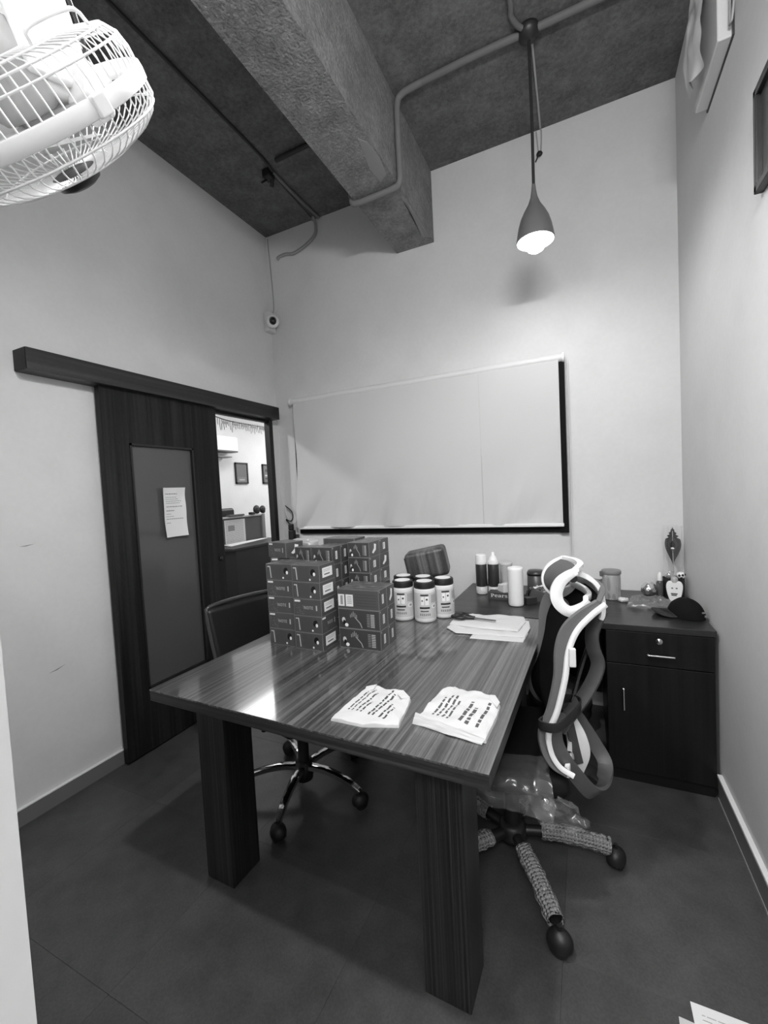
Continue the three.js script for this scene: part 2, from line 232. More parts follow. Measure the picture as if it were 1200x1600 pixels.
// ---------------------------------------------------------------- ceiling services
{
  const c = thing('ceiling_conduit', 'painted conduit running across the right ceiling and down around the beam', 'conduit', [0, 0, 0]);
  const R = 0.017, y = H - R;
  mesh('pipe', tube([[2.84, y, 0.65], [2.5, y, 0.65], [2.2, y, 0.652], [1.9, y, 0.66], [1.62, y, 0.655]], R, 30, 10), m.conduit, c);
  mesh('elbow', tube([[1.62, y, 0.655], [1.52, y, 0.65], [1.478, y - 0.02, 0.65], [1.467, y - 0.07, 0.65], [1.466, 3.45, 0.65], [1.466, 3.26, 0.65], [1.466, 3.16, 0.65], [1.455, 3.122, 0.648], [1.41, 3.114, 0.645], [1.3, 3.114, 0.64], [1.2, 3.114, 0.638], [1.158, 3.122, 0.636], [1.150, 3.17, 0.635], [1.150, 3.5, 0.635]], R, 80, 10, false, 0.3), m.conduitBeam, c);
  mesh('branch_pipe', tube([[2.10, y, 0.80], [2.095, y, 0.76], [2.12, y, 0.70], [2.155, y, 0.66]], 0.013, 20, 8), m.conduit, c);
  mesh('branch_pipe', tube([[2.105, y, 2.6], [2.105, y, 1.6], [2.10, y, 0.80]], 0.013, 20, 8), m.conduit, c);
  mesh('branch_pipe', tube([[1.169, 3.567, 0.635], [0.9, 3.567, 0.635], [0.62, 3.567, 0.632]], 0.014, 20, 8), M(0.03, 0.7), c);
  const d = thing('corner_conduit', 'thin dark conduit along the left ceiling that bends onto the back wall', 'conduit', [0, 0, 0]);
  mesh('pipe', tube([[0.56, 3.572, 2.5], [0.56, 3.572, 1.4], [0.557, 3.572, 0.70], [0.53, 3.572, 0.56]], 0.009, 30, 8), M(0.03, 0.6), d);
  mesh('pipe', tube([[0.535, 3.572, 0.56], [0.53, 3.572, 0.3], [0.535, 3.573, 0.02]], 0.012, 20, 8), M(0.16, 0.5), d);
  mesh('pipe', tube([[0.515, 3.572, 0.56], [0.5, 3.568, 0.3], [0.485, 3.566, 0.02]], 0.008, 20, 8), M(0.1, 0.5), d);
  mesh('flexible_end', tube([[0.497, 3.575, 0.05], [0.5, 3.54, 0.014], [0.49, 3.46, 0.013], [0.40, 3.405, 0.013], [0.28, 3.375, 0.013], [0.20, 3.39, 0.013], [0.13, 3.385, 0.013], [0.115, 3.37, 0.012]], 0.012, 40, 8), M(0.3, 0.5), d);
  mesh('clip', merge(rb(0.475, 0.535, 3.53, 3.585, 0.535, 0.60, 0.008), rod([0.49, 3.53, 0.57], [0.47, 3.5, 0.60], 0.006), rod([0.52, 3.54, 0.55], [0.5, 3.505, 0.53], 0.012)), m.black, d);
  const e = thing('loose_cable_end', 'short pale cable with a black taped end high on the back wall', 'cable', [0, 0, 0]);
  mesh('cable', merge(tube([[2.135, 3.6, 0.006], [2.14, 3.53, 0.008], [2.145, 3.47, 0.009]], 0.004, 12, 6), tube([[2.165, 3.6, 0.006], [2.163, 3.53, 0.008], [2.158, 3.47, 0.009]], 0.004, 12, 6), tube([[2.16, 3.604, 0.02], [2.165, 3.604, 0.3], [2.17, 3.604, 0.58]], 0.006, 12, 6)), M(0.4, 0.6), e);
  mesh('taped_end', crumple(new THREE.SphereGeometry(0.02, 12, 10).scale(1, .8, .6).translate(2.15, 3.458, 0.013), 0.003, 80), m.black, e); mesh('wire_tail', rod([2.145, 3.455, 0.013], [2.125, 3.42, 0.008], 0.004, 6), m.black, e);
}

// ---------------------------------------------------------------- pendant lamps
function pendant(x, z, cd, label) {
  const p = thing('pendant_lamp', label, 'lamp', [x, 0, z], 0, 'pendant lamps on dark cords');
  mesh('ceiling_cup', lathe([[0, H], [0.05, H], [0.052, H - 0.012], [0.046, H - 0.035], [0.02, H - 0.05], [0.009, H - 0.055], [0, H - 0.055]], 28), M(0.02, 0.4), p);
  mesh('cord', tube([[0, H - 0.05, 0], [0.002, 3.2, 0], [0, 2.87, 0]], 0.007, 16, 8), M(0.015, 0.6), p);
  const out = [[0.0085, 2.885], [0.011, 2.86], [0.017, 2.825], [0.030, 2.79], [0.05, 2.757], [0.067, 2.722], [0.078, 2.685], [0.085, 2.648], [0.09, 2.615]];
  const inn = out.map(([r, y]) => [Math.max(0.001, r - 0.003), y - 0.001]).reverse();
  mesh('shade', lathe([...out, ...inn], 44), M(0.13, 0.4), p);
  mesh('socket', lathe([[0, 2.76], [0.02, 2.76], [0.02, 2.70], [0, 2.70]], 20), m.black, p);
  mesh('bulb', lathe([[0.018, 2.72], [0.03, 2.705], [0.04, 2.68], [0.044, 2.64], [0.044, 2.595], [0.038, 2.575], [0.02, 2.564], [0, 2.562]], 28), M(0.9, 0.4, { emissive: 0xffffff, emissiveIntensity: 6 }), p);
  const l = new THREE.PointLight(0xffffff, cd, 0, 2); l.position.set(0, 2.642, 0); l.castShadow = true; l.shadow.radius = 2; p.add(l); l.name = 'bulb_light';
  return p;
}
pendant(2.16, 0.645, PENDANT_CD[0], 'lit pendant lamp with a tulip shade hanging on a dark cord before the back wall');
pendant(1.85, 2.15, PENDANT_CD[1], 'lit pendant lamp hanging over the near half of the room, closer to the doorway');

{
  const t = thing('tube_light', 'batten tube light on the wall above the doorway', 'lamp', TUBE.at);
  mesh('tube', new THREE.CylinderGeometry(0.016, 0.016, TUBE.len, 20).rotateZ(Math.PI / 2), M(0.9, 0.4, { emissive: 0xffffff, emissiveIntensity: 2 }), t);
  mesh('batten', rb(-TUBE.len / 2 - 0.03, TUBE.len / 2 + 0.03, -0.03, 0.03, 0.022, 0.061, 0.004), m.white, t);
  for (const s of [-1, 1]) mesh('end_holder', rb(s * TUBE.len / 2 - 0.012, s * TUBE.len / 2 + 0.012, -0.02, 0.02, -0.02, 0.023, 0.004), m.white, t);
}
// ---------------------------------------------------------------- security camera
{
  const c = thing('security_camera', 'small white dome security camera in the back left corner', 'camera', [0, 2.862, 0]);
  mesh('mounting_plate', rb(0.0, 0.05, -0.075, 0.085, 0.0, 0.09, 0.006), m.offWhite, c);
  const b = mesh('body', lathe([[0, -0.03], [0.035, -0.025], [0.05, 0.0], [0.052, 0.02], [0.045, 0.035], [0.03, 0.042]], 24).rotateX(Math.PI / 2).rotateY(0.75).translate(0.075, -0.01, 0.075), m.white, c);
  mesh('lens', new THREE.SphereGeometry(0.028, 20, 14).translate(0.105, -0.018, 0.108), m.blackGloss, b);
  mesh('cable', tube([[0.04, 0.07, 0.05], [0.045, 0.12, 0.012], [0.04, 0.3, 0.006], [0.03, 0.5, 0.006], [0.022, 0.70, 0.008]], 0.004, 30, 6), M(0.35, 0.6), c);
}

// ---------------------------------------------------------------- items on the right wall
{
  const a = thing('wall_box', 'white boxy unit mounted high on the right wall, partly wrapped in film', 'wall unit', [0, 0, 0]);
  mesh('housing', rb(2.81, W, 2.945, 3.4, 0.655, 0.985, 0.006), M(0.6, 0.45), a);
  mesh('back_plate', bx(W - 0.006, W, 2.94, 3.41, 0.645, 0.995), M(0.04, 0.5), a);
  const film = new THREE.PlaneGeometry(0.17, 0.42, 14, 24), p = film.attributes.position;
  for (let i = 0; i < p.count; i++) { const u = p.getX(i) / 0.17 + 0.5, v = p.getY(i) + 0.21; p.setXYZ(i, 2.79 - 0.02 * Math.sin(u * 3.1) + 0.02 * nz(u * 4, v * 9) - 0.012 * Math.sin(v * 14), 2.985 + v + 0.03 * nz(u * 3, 7) - 0.05 * u * (v < .2 ? 1 : 0.4), 0.70 + 0.2 * u + 0.015 * nz(u * 5, v * 8, 2)); }
  film.computeVertexNormals(); mesh('torn_film', film, M(0.55, 0.4), a);
  mesh('hanging_wire', tube([[2.845, 3.2, 0.99], [2.842, 3.03, 1.005], [2.84, 2.965, 1.01], [2.842, 2.975, 1.03], [2.845, 3.08, 1.05], [2.85, 3.3, 1.05]], 0.004, 30, 6), M(0.35, 0.5), a);
  const f = thing('picture_frame', 'dark picture frame on the right wall at the edge of view', 'picture', [0, 0, 0]);
  mesh('frame', merge(rb(W - 0.024, W, 2.262, 2.56, 1.24, 1.262, .003), rb(W - 0.024, W, 2.262, 2.56, 1.70, 1.72, .003), rb(W - 0.024, W, 2.262, 2.284, 1.24, 1.72, .003), rb(W - 0.024, W, 2.538, 2.56, 1.24, 1.72, .003)), M(0.02, 0.35), f);
  mesh('print', bx(W - 0.01, W, 2.27, 2.55, 1.25, 1.71), M(0.05, 0.3), f);
}

// ---------------------------------------------------------------- wall fan
{
  const f = thing('wall_fan', 'white caged wall fan facing down at the top left', 'fan', [1.624, 2.000, 2.558]);
  const ax = V(-0.155, -0.567, -0.81).normalize(), q = new THREE.Quaternion().setFromUnitVectors(V(0, 1, 0), ax);
  const FANCLIP = 0.6; const K = 0.9, put = g => g.scale(K, K, K).applyQuaternion(q); const wh = M(0.85, 0.35), wire = M(0.85, 0.4);
  mesh('rim_band', put(lathe([[0.189, -0.012], [0.194, -0.010], [0.195, 0.0], [0.194, 0.010], [0.189, 0.012], [0.187, 0], [0.189, -0.012]], 72)), wh, f);
  const front = [[0.19, 0.008], [0.192, 0.02], [0.187, 0.036], [0.165, 0.054], [0.12, 0.068], [0.07, 0.075], [0.04, 0.077]], back = [[0.19, -0.008], [0.19, -0.025], [0.184, -0.045], [0.168, -0.058], [0.12, -0.066], [0.06, -0.069]];
  const N = 66, fw = tube(front.map(([r, y]) => [r, y, 0]), 0.0013, 9, 4), bw = tube(back.map(([r, y]) => [r, y, 0]), 0.0013, 9, 4);
  for (const g of [fw, bw]) for (let i = 0; i < N; i++) { const o = mesh('grille_wire', g, wire, f); o.scale.setScalar(K); o.quaternion.copy(q).multiply(new THREE.Quaternion().setFromAxisAngle(V(0, 1, 0), i / N * 6.28318)); }
  for (const [r, y] of [[0.187, 0.036], [0.12, 0.069], [0.07, 0.0755], [0.184, -0.045], [0.168, -0.059], [0.12, -0.067], [0.06, -0.070]]) mesh('grille_ring', put(new THREE.TorusGeometry(r, 0.0018, 5, 56).rotateX(Math.PI / 2).translate(0, y, 0)), wire, f);
  mesh('centre_cap', put(lathe([[0, 0.1], [0.026, 0.099], [0.038, 0.094], [0.043, 0.086], [0.043, 0.077], [0, 0.077]], 28)), M(0.012, 0.3), f);
  mesh('hub', put(lathe([[0, 0.045], [0.025, 0.042], [0.03, 0.03], [0.03, 0.0], [0, 0]], 24)), M(0.5, 0.4), f);
  mesh('motor', put(lathe([[0, 0.0], [0.045, -0.002], [0.058, -0.02], [0.058, -0.06], [0.05, -0.1], [0.03, -0.115], [0, -0.117]], 28)), M(0.45, 0.45), f);
  for (let k = 0; k < 3; k++) { // broad swept blades
    const P = [], idx = [], n = 14, w = 10; for (let i = 0; i <= n; i++) for (let j = 0; j <= w; j++) { const r = 0.028 + 0.145 * i / n, half = 0.35 + 0.32 * Math.sin(Math.PI * Math.min(1, i / n * 0.8 + 0.12)), a = k * 2.0944 + 0.5 + (j / w - 0.5) * 2 * half + 0.5 * i / n; P.push(r * Math.cos(a), 0.015 + 0.028 * (j / w - 0.5), r * Math.sin(a)); }
    for (let i = 0; i < n; i++) for (let j = 0; j < w; j++) { const a = i * (w + 1) + j; idx.push(a, a + 1, a + w + 1, a + 1, a + w + 2, a + w + 1); }
    const g = new THREE.BufferGeometry(); g.setAttribute('position', new THREE.Float32BufferAttribute(P, 3)); g.setIndex(idx); g.computeVertexNormals(); mesh('blade', put(g), M(0.7, 0.35, { transmission: 0.2 }), f);
  }
  // bracket arm to the front wall
  const arm = (a, b, w, t) => { a = V(...a); b = V(...b); const L = a.distanceTo(b), g = new RoundedBoxGeometry(w, L, t, 2, 0.01); g.applyQuaternion(new THREE.Quaternion().setFromUnitVectors(V(0, 1, 0), b.clone().sub(a).normalize())); const c = a.add(b).multiplyScalar(0.5); return g.translate(c.x, c.y, c.z); };
  mesh('arm', arm([0.024, 0.018, -0.015], [0.044, 0.600, 0.207], 0.06, 0.095), wh, f);
  mesh('arm_rib', arm([0.058, 0.028, -0.011], [0.078, 0.600, 0.211], 0.012, 0.1), wh, f);
  mesh('arm_rib', arm([-0.010, 0.028, -0.011], [0.010, 0.600, 0.211], 0.012, 0.1), wh, f);
  mesh('tilt_joint', rb(0.044, 0.094, 0.008, 0.063, -0.065, -0.020, 0.008), wh, f);
  mesh('wall_plate', rb(-0.026, 0.114, 0.500, 0.700, 0.197, 0.258, 0.012), wh, f);
  mesh('handle_wire', put(tube([[0.09, -0.068, -0.05], [0.1, -0.084, -0.05], [0.14, -0.082, 0.02], [0.15, -0.062, 0.03]], 0.003, 20, 6)), wire, f);
  mesh('rim_clip', put(rb(0.188, 0.2, -0.013, 0.013, -0.012, 0.012, 0.003).rotateY(FANCLIP)), wh, f);
  mesh('cord', tube([[0.094, 0.500, 0.187], [0.104, 0.300, 0.107], [0.079, 0.138, -0.015], [0.069, 0.058, -0.045]], 0.003, 20, 6), m.black, f);
}

// ---------------------------------------------------------------- desk
const TX = 0.8963, TZ = 1.9478, TW = 1.2301, TL = 1.245, TR = -0.0279;
{
  const t = thing('office_table', 'large dark wood office table with a streaked glossy top', 'table', [TX, 0, TZ], -TR * -1);
  t.rotation.y = TR;
  // local: x across 0..TW, z from 0 (near edge) to -TL (far edge)
  mesh('table_top', uvm(rb(0, TW, 0.744, 0.75, -TL, 0, 0.001, 1), 'z', 1.5, 0.4), m.table, t);
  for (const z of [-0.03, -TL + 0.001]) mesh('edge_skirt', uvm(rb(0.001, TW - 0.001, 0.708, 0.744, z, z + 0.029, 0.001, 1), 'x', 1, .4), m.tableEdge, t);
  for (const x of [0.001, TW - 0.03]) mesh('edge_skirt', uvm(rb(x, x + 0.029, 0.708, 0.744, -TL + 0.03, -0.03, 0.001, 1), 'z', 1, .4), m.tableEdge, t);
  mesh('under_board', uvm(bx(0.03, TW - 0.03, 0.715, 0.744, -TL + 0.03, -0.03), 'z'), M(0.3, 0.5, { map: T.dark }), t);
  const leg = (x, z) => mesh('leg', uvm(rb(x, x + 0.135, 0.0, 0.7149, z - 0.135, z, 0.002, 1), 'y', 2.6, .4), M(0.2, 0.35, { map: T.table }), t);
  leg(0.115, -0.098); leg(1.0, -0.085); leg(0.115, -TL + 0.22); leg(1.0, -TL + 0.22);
}

// ---------------------------------------------------------------- counter along the back wall
{
  const c = thing('work_counter', 'dark wood counter top running along the back wall to the right corner', 'counter', [0, 0, 0]);
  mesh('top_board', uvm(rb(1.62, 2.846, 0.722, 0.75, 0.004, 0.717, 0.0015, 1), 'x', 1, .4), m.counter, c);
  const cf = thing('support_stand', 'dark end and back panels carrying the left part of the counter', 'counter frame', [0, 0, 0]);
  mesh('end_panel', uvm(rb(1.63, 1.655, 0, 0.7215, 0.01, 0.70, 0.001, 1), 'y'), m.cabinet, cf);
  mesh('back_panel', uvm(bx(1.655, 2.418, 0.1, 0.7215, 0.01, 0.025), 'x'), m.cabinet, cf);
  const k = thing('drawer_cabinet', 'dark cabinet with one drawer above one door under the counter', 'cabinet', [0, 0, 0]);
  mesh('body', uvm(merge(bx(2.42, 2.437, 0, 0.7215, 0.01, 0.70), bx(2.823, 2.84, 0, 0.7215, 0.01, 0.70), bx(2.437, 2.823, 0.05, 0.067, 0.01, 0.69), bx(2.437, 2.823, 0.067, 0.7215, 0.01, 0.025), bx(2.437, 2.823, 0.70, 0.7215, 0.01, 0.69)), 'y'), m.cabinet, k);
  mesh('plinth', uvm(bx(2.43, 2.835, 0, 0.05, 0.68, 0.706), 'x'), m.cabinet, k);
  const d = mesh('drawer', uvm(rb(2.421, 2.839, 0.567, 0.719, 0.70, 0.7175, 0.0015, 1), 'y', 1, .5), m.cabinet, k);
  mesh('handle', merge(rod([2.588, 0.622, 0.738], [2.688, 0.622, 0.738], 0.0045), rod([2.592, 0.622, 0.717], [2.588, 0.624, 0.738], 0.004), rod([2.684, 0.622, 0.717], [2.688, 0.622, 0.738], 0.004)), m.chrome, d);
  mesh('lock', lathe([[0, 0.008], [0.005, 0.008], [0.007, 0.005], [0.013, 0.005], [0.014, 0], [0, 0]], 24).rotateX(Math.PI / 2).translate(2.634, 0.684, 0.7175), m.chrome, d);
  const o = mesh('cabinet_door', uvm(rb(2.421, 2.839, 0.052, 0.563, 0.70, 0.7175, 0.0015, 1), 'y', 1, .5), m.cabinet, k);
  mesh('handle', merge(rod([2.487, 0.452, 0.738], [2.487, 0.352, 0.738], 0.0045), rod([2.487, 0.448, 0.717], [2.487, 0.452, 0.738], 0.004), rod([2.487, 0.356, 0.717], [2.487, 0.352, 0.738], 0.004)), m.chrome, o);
  tag(mesh('plastic_sack', crumple(new THREE.SphereGeometry(0.17, 28, 20).scale(1, 1.0, .8).translate(2.2, 0.165, 0.36), 0.03, 9), M(0.02, 0.35)), 'crumpled dark plastic sack on the floor in the knee space under the counter', 'bag');
}

// ---------------------------------------------------------------- ergonomic chair
const castor = (parent, dir, r, mat = m.black) => { const c = V(Math.cos(dir) * r, 0, Math.sin(dir) * r); const g = merge(new THREE.CylinderGeometry(0.027, 0.027, 0.018, 18).rotateX(Math.PI / 2).translate(0, 0.027, 0.014), new THREE.CylinderGeometry(0.027, 0.027, 0.018, 18).rotateX(Math.PI / 2).translate(0, 0.027, -0.014), new THREE.SphereGeometry(0.036, 18, 14, 0, 6.2832, 0, 1.9).scale(1.1, 1.05, .92).translate(0, 0.034, 0), rod([0, 0.055, 0], [0, 0.085, 0], 0.007)).rotateY(-dir + 0.9).translate(c.x, 0, c.z); return mesh('castor', g, mat, parent); };
{
  const th = -79 * Math.PI / 180; const ch = thing('ergonomic_chair', 'mesh ergonomic office chair with white headrest and bubble wrapped legs, right of the table', 'chair', [2.06, 0, 1.32], th);
  // local: x = side (towards the camera), y up, z = forward; L(b, h, s) with b measured backwards
  const L = (b, h, s) => [s, h, -b];
  const prof = [[0.17, 0.49], [0.13, 0.515], [0.105, 0.56], [0.10, 0.62], [0.128, 0.694], [0.155, 0.80], [0.168, 0.884], [0.195, 0.95], [0.24, 1.0], [0.285, 1.035]];
  const pc = new THREE.CatmullRomCurve3(prof.map(([b, h]) => V(0, h, -b)));
  const dish = s => 0.035 * (1 - (s / 0.235) ** 2);
  { // black mesh fabric
    const g = new THREE.PlaneGeometry(1, 1, 20, 40), p = g.attributes.position; for (let i = 0; i < p.count; i++) { const u = p.getX(i) * 2, v = p.getY(i) + 0.5, q = pc.getPoint(v * 0.97 + 0.015), wid = 0.225 * (1 - 0.15 * v * v), s = u * wid; p.setXYZ(i, s, q.y, q.z - dish(s)); } g.computeVertexNormals(); mesh('backrest_mesh', g, m.meshFab, ch);
  }
  const side = sg => prof.map(([b, h], i) => { const v = i / (prof.length - 1); return L(b, h, sg * 0.232 * (1 - 0.15 * v * v)); });
  for (const sg of [1, -1]) {
    mesh('back_frame', band(side(sg), V(0.35 * sg, 0, 1), 0.046, 0.014, 50, false, u => 0.55 + 0.75 * Math.exp(-((u - 0.78) ** 2) / 0.03)), m.midGrey, ch);
    mesh('frame_trim', band(side(sg).map(([x, y, z]) => [x + sg * 0.009, y, z - 0.018]), V(0.2 * sg, 0, 1), 0.016, 0.012, 50), m.white, ch);
  }
  mesh('top_frame', band([L(0.28, 1.03, 0.195), L(0.315, 1.045, 0.1), L(0.325, 1.048, 0), L(0.315, 1.045, -0.1), L(0.28, 1.03, -0.195)], V(0, 1, -0.4), 0.03, 0.016, 24), m.midGrey, ch);
  mesh('bottom_frame', band([L(0.17, 0.49, 0.23), L(0.2, 0.487, 0.1), L(0.208, 0.486, 0), L(0.2, 0.487, -0.1), L(0.17, 0.49, -0.23)], V(0, 1, 0), 0.03, 0.016, 24), m.white, ch);
  mesh('adjuster_tab', rb(0.236, 0.25, 0.845, 0.905, -0.205, -0.185, 0.004), m.offWhite, ch);
  // rear spine and lower loop
  mesh('spine', band([L(0.325, 0.975, 0.05), L(0.292, 0.9, 0.06), L(0.29, 0.845, 0.07), L(0.302, 0.785, 0.08), L(0.26, 0.70, 0.1), L(0.19, 0.61, 0.12), L(0.165, 0.575, 0.13)], V(0.55, 0, -1), 0.042, 0.02, 40), m.darkGrey, ch);
  mesh('spine_brace', band([L(0.30, 0.86, 0), L(0.27, 0.80, 0.03), L(0.24, 0.73, 0.06), L(0.21, 0.66, 0.1)], V(1, 0, 0), 0.02, 0.01, 20), m.black, ch);
  mesh('support_loop', band([L(0.155, 0.67, 0.19), L(0.140, 0.625, 0.2), L(0.142, 0.571, 0.2), L(0.164, 0.52, 0.2), L(0.207, 0.446, 0.17), L(0.262, 0.366, 0.13), L(0.305, 0.348, 0.07), L(0.335, 0.386, 0), L(0.309, 0.44, -0.03), L(0.256, 0.531, -0.03), L(0.215, 0.60, 0.0)], V(0.25, -0.5, 0.85), 0.05, 0.014, 70), M(0.09, 0.45), ch);
  mesh('inner_loop', band([L(0.2, 0.60, 0.05), L(0.212, 0.54, 0.06), L(0.225, 0.47, 0.06), L(0.235, 0.42, 0.06)], V(0.25, -0.3, 0.9), 0.03, 0.012, 30), m.darkGrey, ch);
  mesh('lumbar_plate', band([L(0.215, 0.56, 0.04), L(0.24, 0.51, 0.05), L(0.25, 0.45, 0.05), L(0.228, 0.385, 0.05)], V(0.2, -0.2, 0.95), 0.05, 0.012, 30), m.white, ch);
  mesh('adjuster_knob', lathe([[0, 0.02], [0.014, 0.018], [0.016, 0], [0, 0]], 18).rotateZ(-Math.PI / 2).translate(0.15, 0.50, -0.19), m.chrome, ch);
  mesh('strap', band([L(0.09, 0.655, 0.25), L(0.14, 0.655, 0.262), L(0.2, 0.668, 0.2), L(0.235, 0.672, 0.12), L(0.19, 0.668, 0.09), L(0.12, 0.655, 0.2)], V(0, 1, 0), 0.03, 0.006, 50, true), m.black, ch);
  // headrest
  const hc = [[0.222, 1.126], [0.192, 1.108], [0.168, 1.084], [0.156, 1.048], [0.166, 1.012], [0.198, 0.988], [0.236, 1.003], [0.258, 1.026]];
  const hcur = new THREE.CatmullRomCurve3(hc.map(([b, h]) => V(0, h, -b)));
  { const g = new THREE.PlaneGeometry(1, 1, 16, 30), p = g.attributes.position; for (let i = 0; i < p.count; i++) { const s = p.getX(i) * 0.25, v = (p.getY(i) + 0.5) * 0.72, q = hcur.getPoint(v); p.setXYZ(i, s, q.y, q.z - 0.03 * (1 - (s / 0.125) ** 2) + 0.004); } g.computeVertexNormals(); mesh('headrest_mesh', g, M(0.1, 0.9), ch); }
  for (const sg of [1, -1]) mesh('headrest_side', band(hc.map(([b, h]) => L(b + 0.012, h, sg * 0.128)), (u, p) => V(0, p.y - 1.06, p.z + 0.225).normalize(), 0.034, 0.022, 50, false, u => 0.55 + 0.6 * Math.sin(Math.PI * Math.min(1, u * 0.95 + 0.05))), m.white, ch);
  mesh('headrest_top', band([L(0.232, 1.13, 0.128), L(0.258, 1.132, 0.06), L(0.265, 1.133, 0), L(0.258, 1.132, -0.06), L(0.232, 1.13, -0.128)], V(0, 1, 0), 0.014, 0.02, 24), m.white, ch);
  mesh('headrest_base', band([L(0.26, 1.03, 0.128), L(0.285, 1.025, 0.06), L(0.29, 1.025, 0), L(0.285, 1.025, -0.06), L(0.26, 1.03, -0.128)], V(0, 1, 0), 0.022, 0.016, 24), m.white, ch);
  mesh('headrest_arm', band([L(0.23, 1.105, 0.05), L(0.262, 1.10, 0.05), L(0.305, 1.07, 0.05), L(0.325, 1.02, 0.05), L(0.325, 0.965, 0.05), L(0.318, 0.945, 0.05)], V(1, 0, 0), 0.05, 0.016, 36), m.white, ch);
  mesh('headrest_pivot', new THREE.CylinderGeometry(0.014, 0.014, 0.12, 16).rotateZ(Math.PI / 2).translate(0.0, 1.085, -0.235), m.darkGrey, ch);
  // seat, mechanism, base
  mesh('seat', crumple(new RoundedBoxGeometry(0.5, 0.075, 0.46, 5, 0.035).translate(0, 0.435, 0.05), 0.004, 12), M(0.006, 0.8, { specularIntensity: 0.4 }), ch);
  mesh('seat_tray', rb(-0.2, 0.2, 0.375, 0.402, -0.16, 0.24, 0.012), m.midGrey, ch);
  { // loose clear plastic along the near side of the seat
    const g = new THREE.PlaneGeometry(1, 1, 40, 40), p = g.attributes.position;
    for (let i = 0; i < p.count; i++) { const u = p.getX(i) + 0.5, v = p.getY(i) + 0.5; const d = u * 0.215, lim = 0.13; let x = 0.135 + Math.min(d, lim), y = 0.4765 - Math.max(0, d - lim) * 0.95; const z = 0.24 - 0.36 * v; if (d > lim) x += 0.012 + 0.35 * (d - lim) * v; const q = nz(x * 14, z * 14, y * 14) + 0.6 * nz(x * 33, z * 30, y * 30 + 5); y += 0.007 * Math.abs(q); x += d > lim ? 0.014 * q : 0; p.setXYZ(i, x, y - (d > lim ? 0.02 * v * v : 0), z - 0.012 * nz(u * 5, v * 6)); }
    g.computeVertexNormals(); setLabel(mesh('plastic_cover', g, m.film, ch), 'loose clear plastic wrap along the seat edge');
    const fg = new THREE.PlaneGeometry(0.2, 0.13, 20, 14), q2 = fg.attributes.position; for (let i = 0; i < q2.count; i++) { const u = q2.getX(i) / 0.2 + 0.5, v = q2.getY(i) / 0.13 + 0.5; const vv = 1 - v, b = (0.03 + 0.13 * u) * v + (0.08 + 0.16 * u) * vv; q2.setXYZ(i, 0.268 + 0.015 * vv + 0.022 * nz(u * 6, v * 5), (0.445 - 0.012 * u) * v + (0.335 + 0.02 * u) * vv + 0.01 * nz(u * 8, v * 4, 2), -b + 0.012 * nz(u * 6, v * 6, 5)); } fg.computeVertexNormals(); mesh('plastic_flap', fg, m.film, ch);
  }
  mesh('seat_knob', new THREE.SphereGeometry(0.013, 12, 10).translate(0.245, 0.40, -0.10), m.chrome, ch);
  mesh('lever', merge(rod([0.05, 0.36, 0.12], [0.33, 0.365, 0.16], 0.006), new THREE.CapsuleGeometry(0.016, 0.05, 6, 12).rotateZ(Math.PI / 2).translate(0.36, 0.365, 0.165)), m.offWhite, ch);
  mesh('armrest_pad', merge(rb(0.26, 0.33, 0.60, 0.63, 0.10, 0.30, 0.012), rod([0.295, 0.40, 0.15], [0.295, 0.605, 0.17], 0.016), rod([0.15, 0.388, 0.13], [0.295, 0.40, 0.15], 0.014)), m.black, ch);
  mesh('armrest_pad', merge(rb(-0.33, -0.26, 0.60, 0.63, 0.10, 0.30, 0.012), rod([-0.295, 0.40, 0.15], [-0.295, 0.605, 0.17], 0.016), rod([-0.15, 0.388, 0.13], [-0.295, 0.40, 0.15], 0.014)), m.black, ch);
  mesh('mechanism', merge(rb(-0.09, 0.09, 0.315, 0.376, -0.14, 0.12, 0.01), band([[0, 0.35, -0.13], [0, 0.35, -0.2], [0, 0.355, -0.27], [0.02, 0.345, -0.31]], V(1, 0, 0), 0.08, 0.02, 16)), m.black, ch);
  mesh('gas_column', merge(new THREE.CylinderGeometry(0.028, 0.03, 0.16, 18).translate(0, 0.17, 0), new THREE.CylinderGeometry(0.016, 0.016, 0.12, 14).translate(0, 0.29, 0)), m.black, ch);
  mesh('hub', lathe([[0, 0.06], [0.045, 0.06], [0.055, 0.08], [0.05, 0.115], [0.035, 0.13], [0, 0.13]], 24), m.black, ch);
  const wd = a => { const v = V(Math.cos(a), 0, Math.sin(a)).applyAxisAngle(V(0, 1, 0), -th); return Math.atan2(v.z, v.x); };
  for (let k = 0; k < 5; k++) {
    const a = wd((60 - 72 * k) * Math.PI / 180), r = 0.364, e = (q, h) => [Math.cos(a) * q, h, Math.sin(a) * q];
    const lg = mesh('base_leg', tube([e(0.03, 0.095), e(0.15, 0.10), e(0.27, 0.09), e(0.345, 0.085)], 0.02, 14, 10), m.black, ch);
    const wr = crumple(tube([e(0.105, 0.1), e(0.18, 0.1), e(0.27, 0.088), e(0.342, 0.075)], 0.03, 40, 20), 0.006, 34, k); { const uv = wr.attributes.uv; for (let i = 0; i < uv.count; i++) uv.setXY(i, uv.getX(i) * 1.25, uv.getY(i) * 0.9); }
    setLabel(mesh('bubble_wrap', wr, m.bubble, lg), 'bubble wrap around the leg');
    castor(ch, a, r);
  }
}

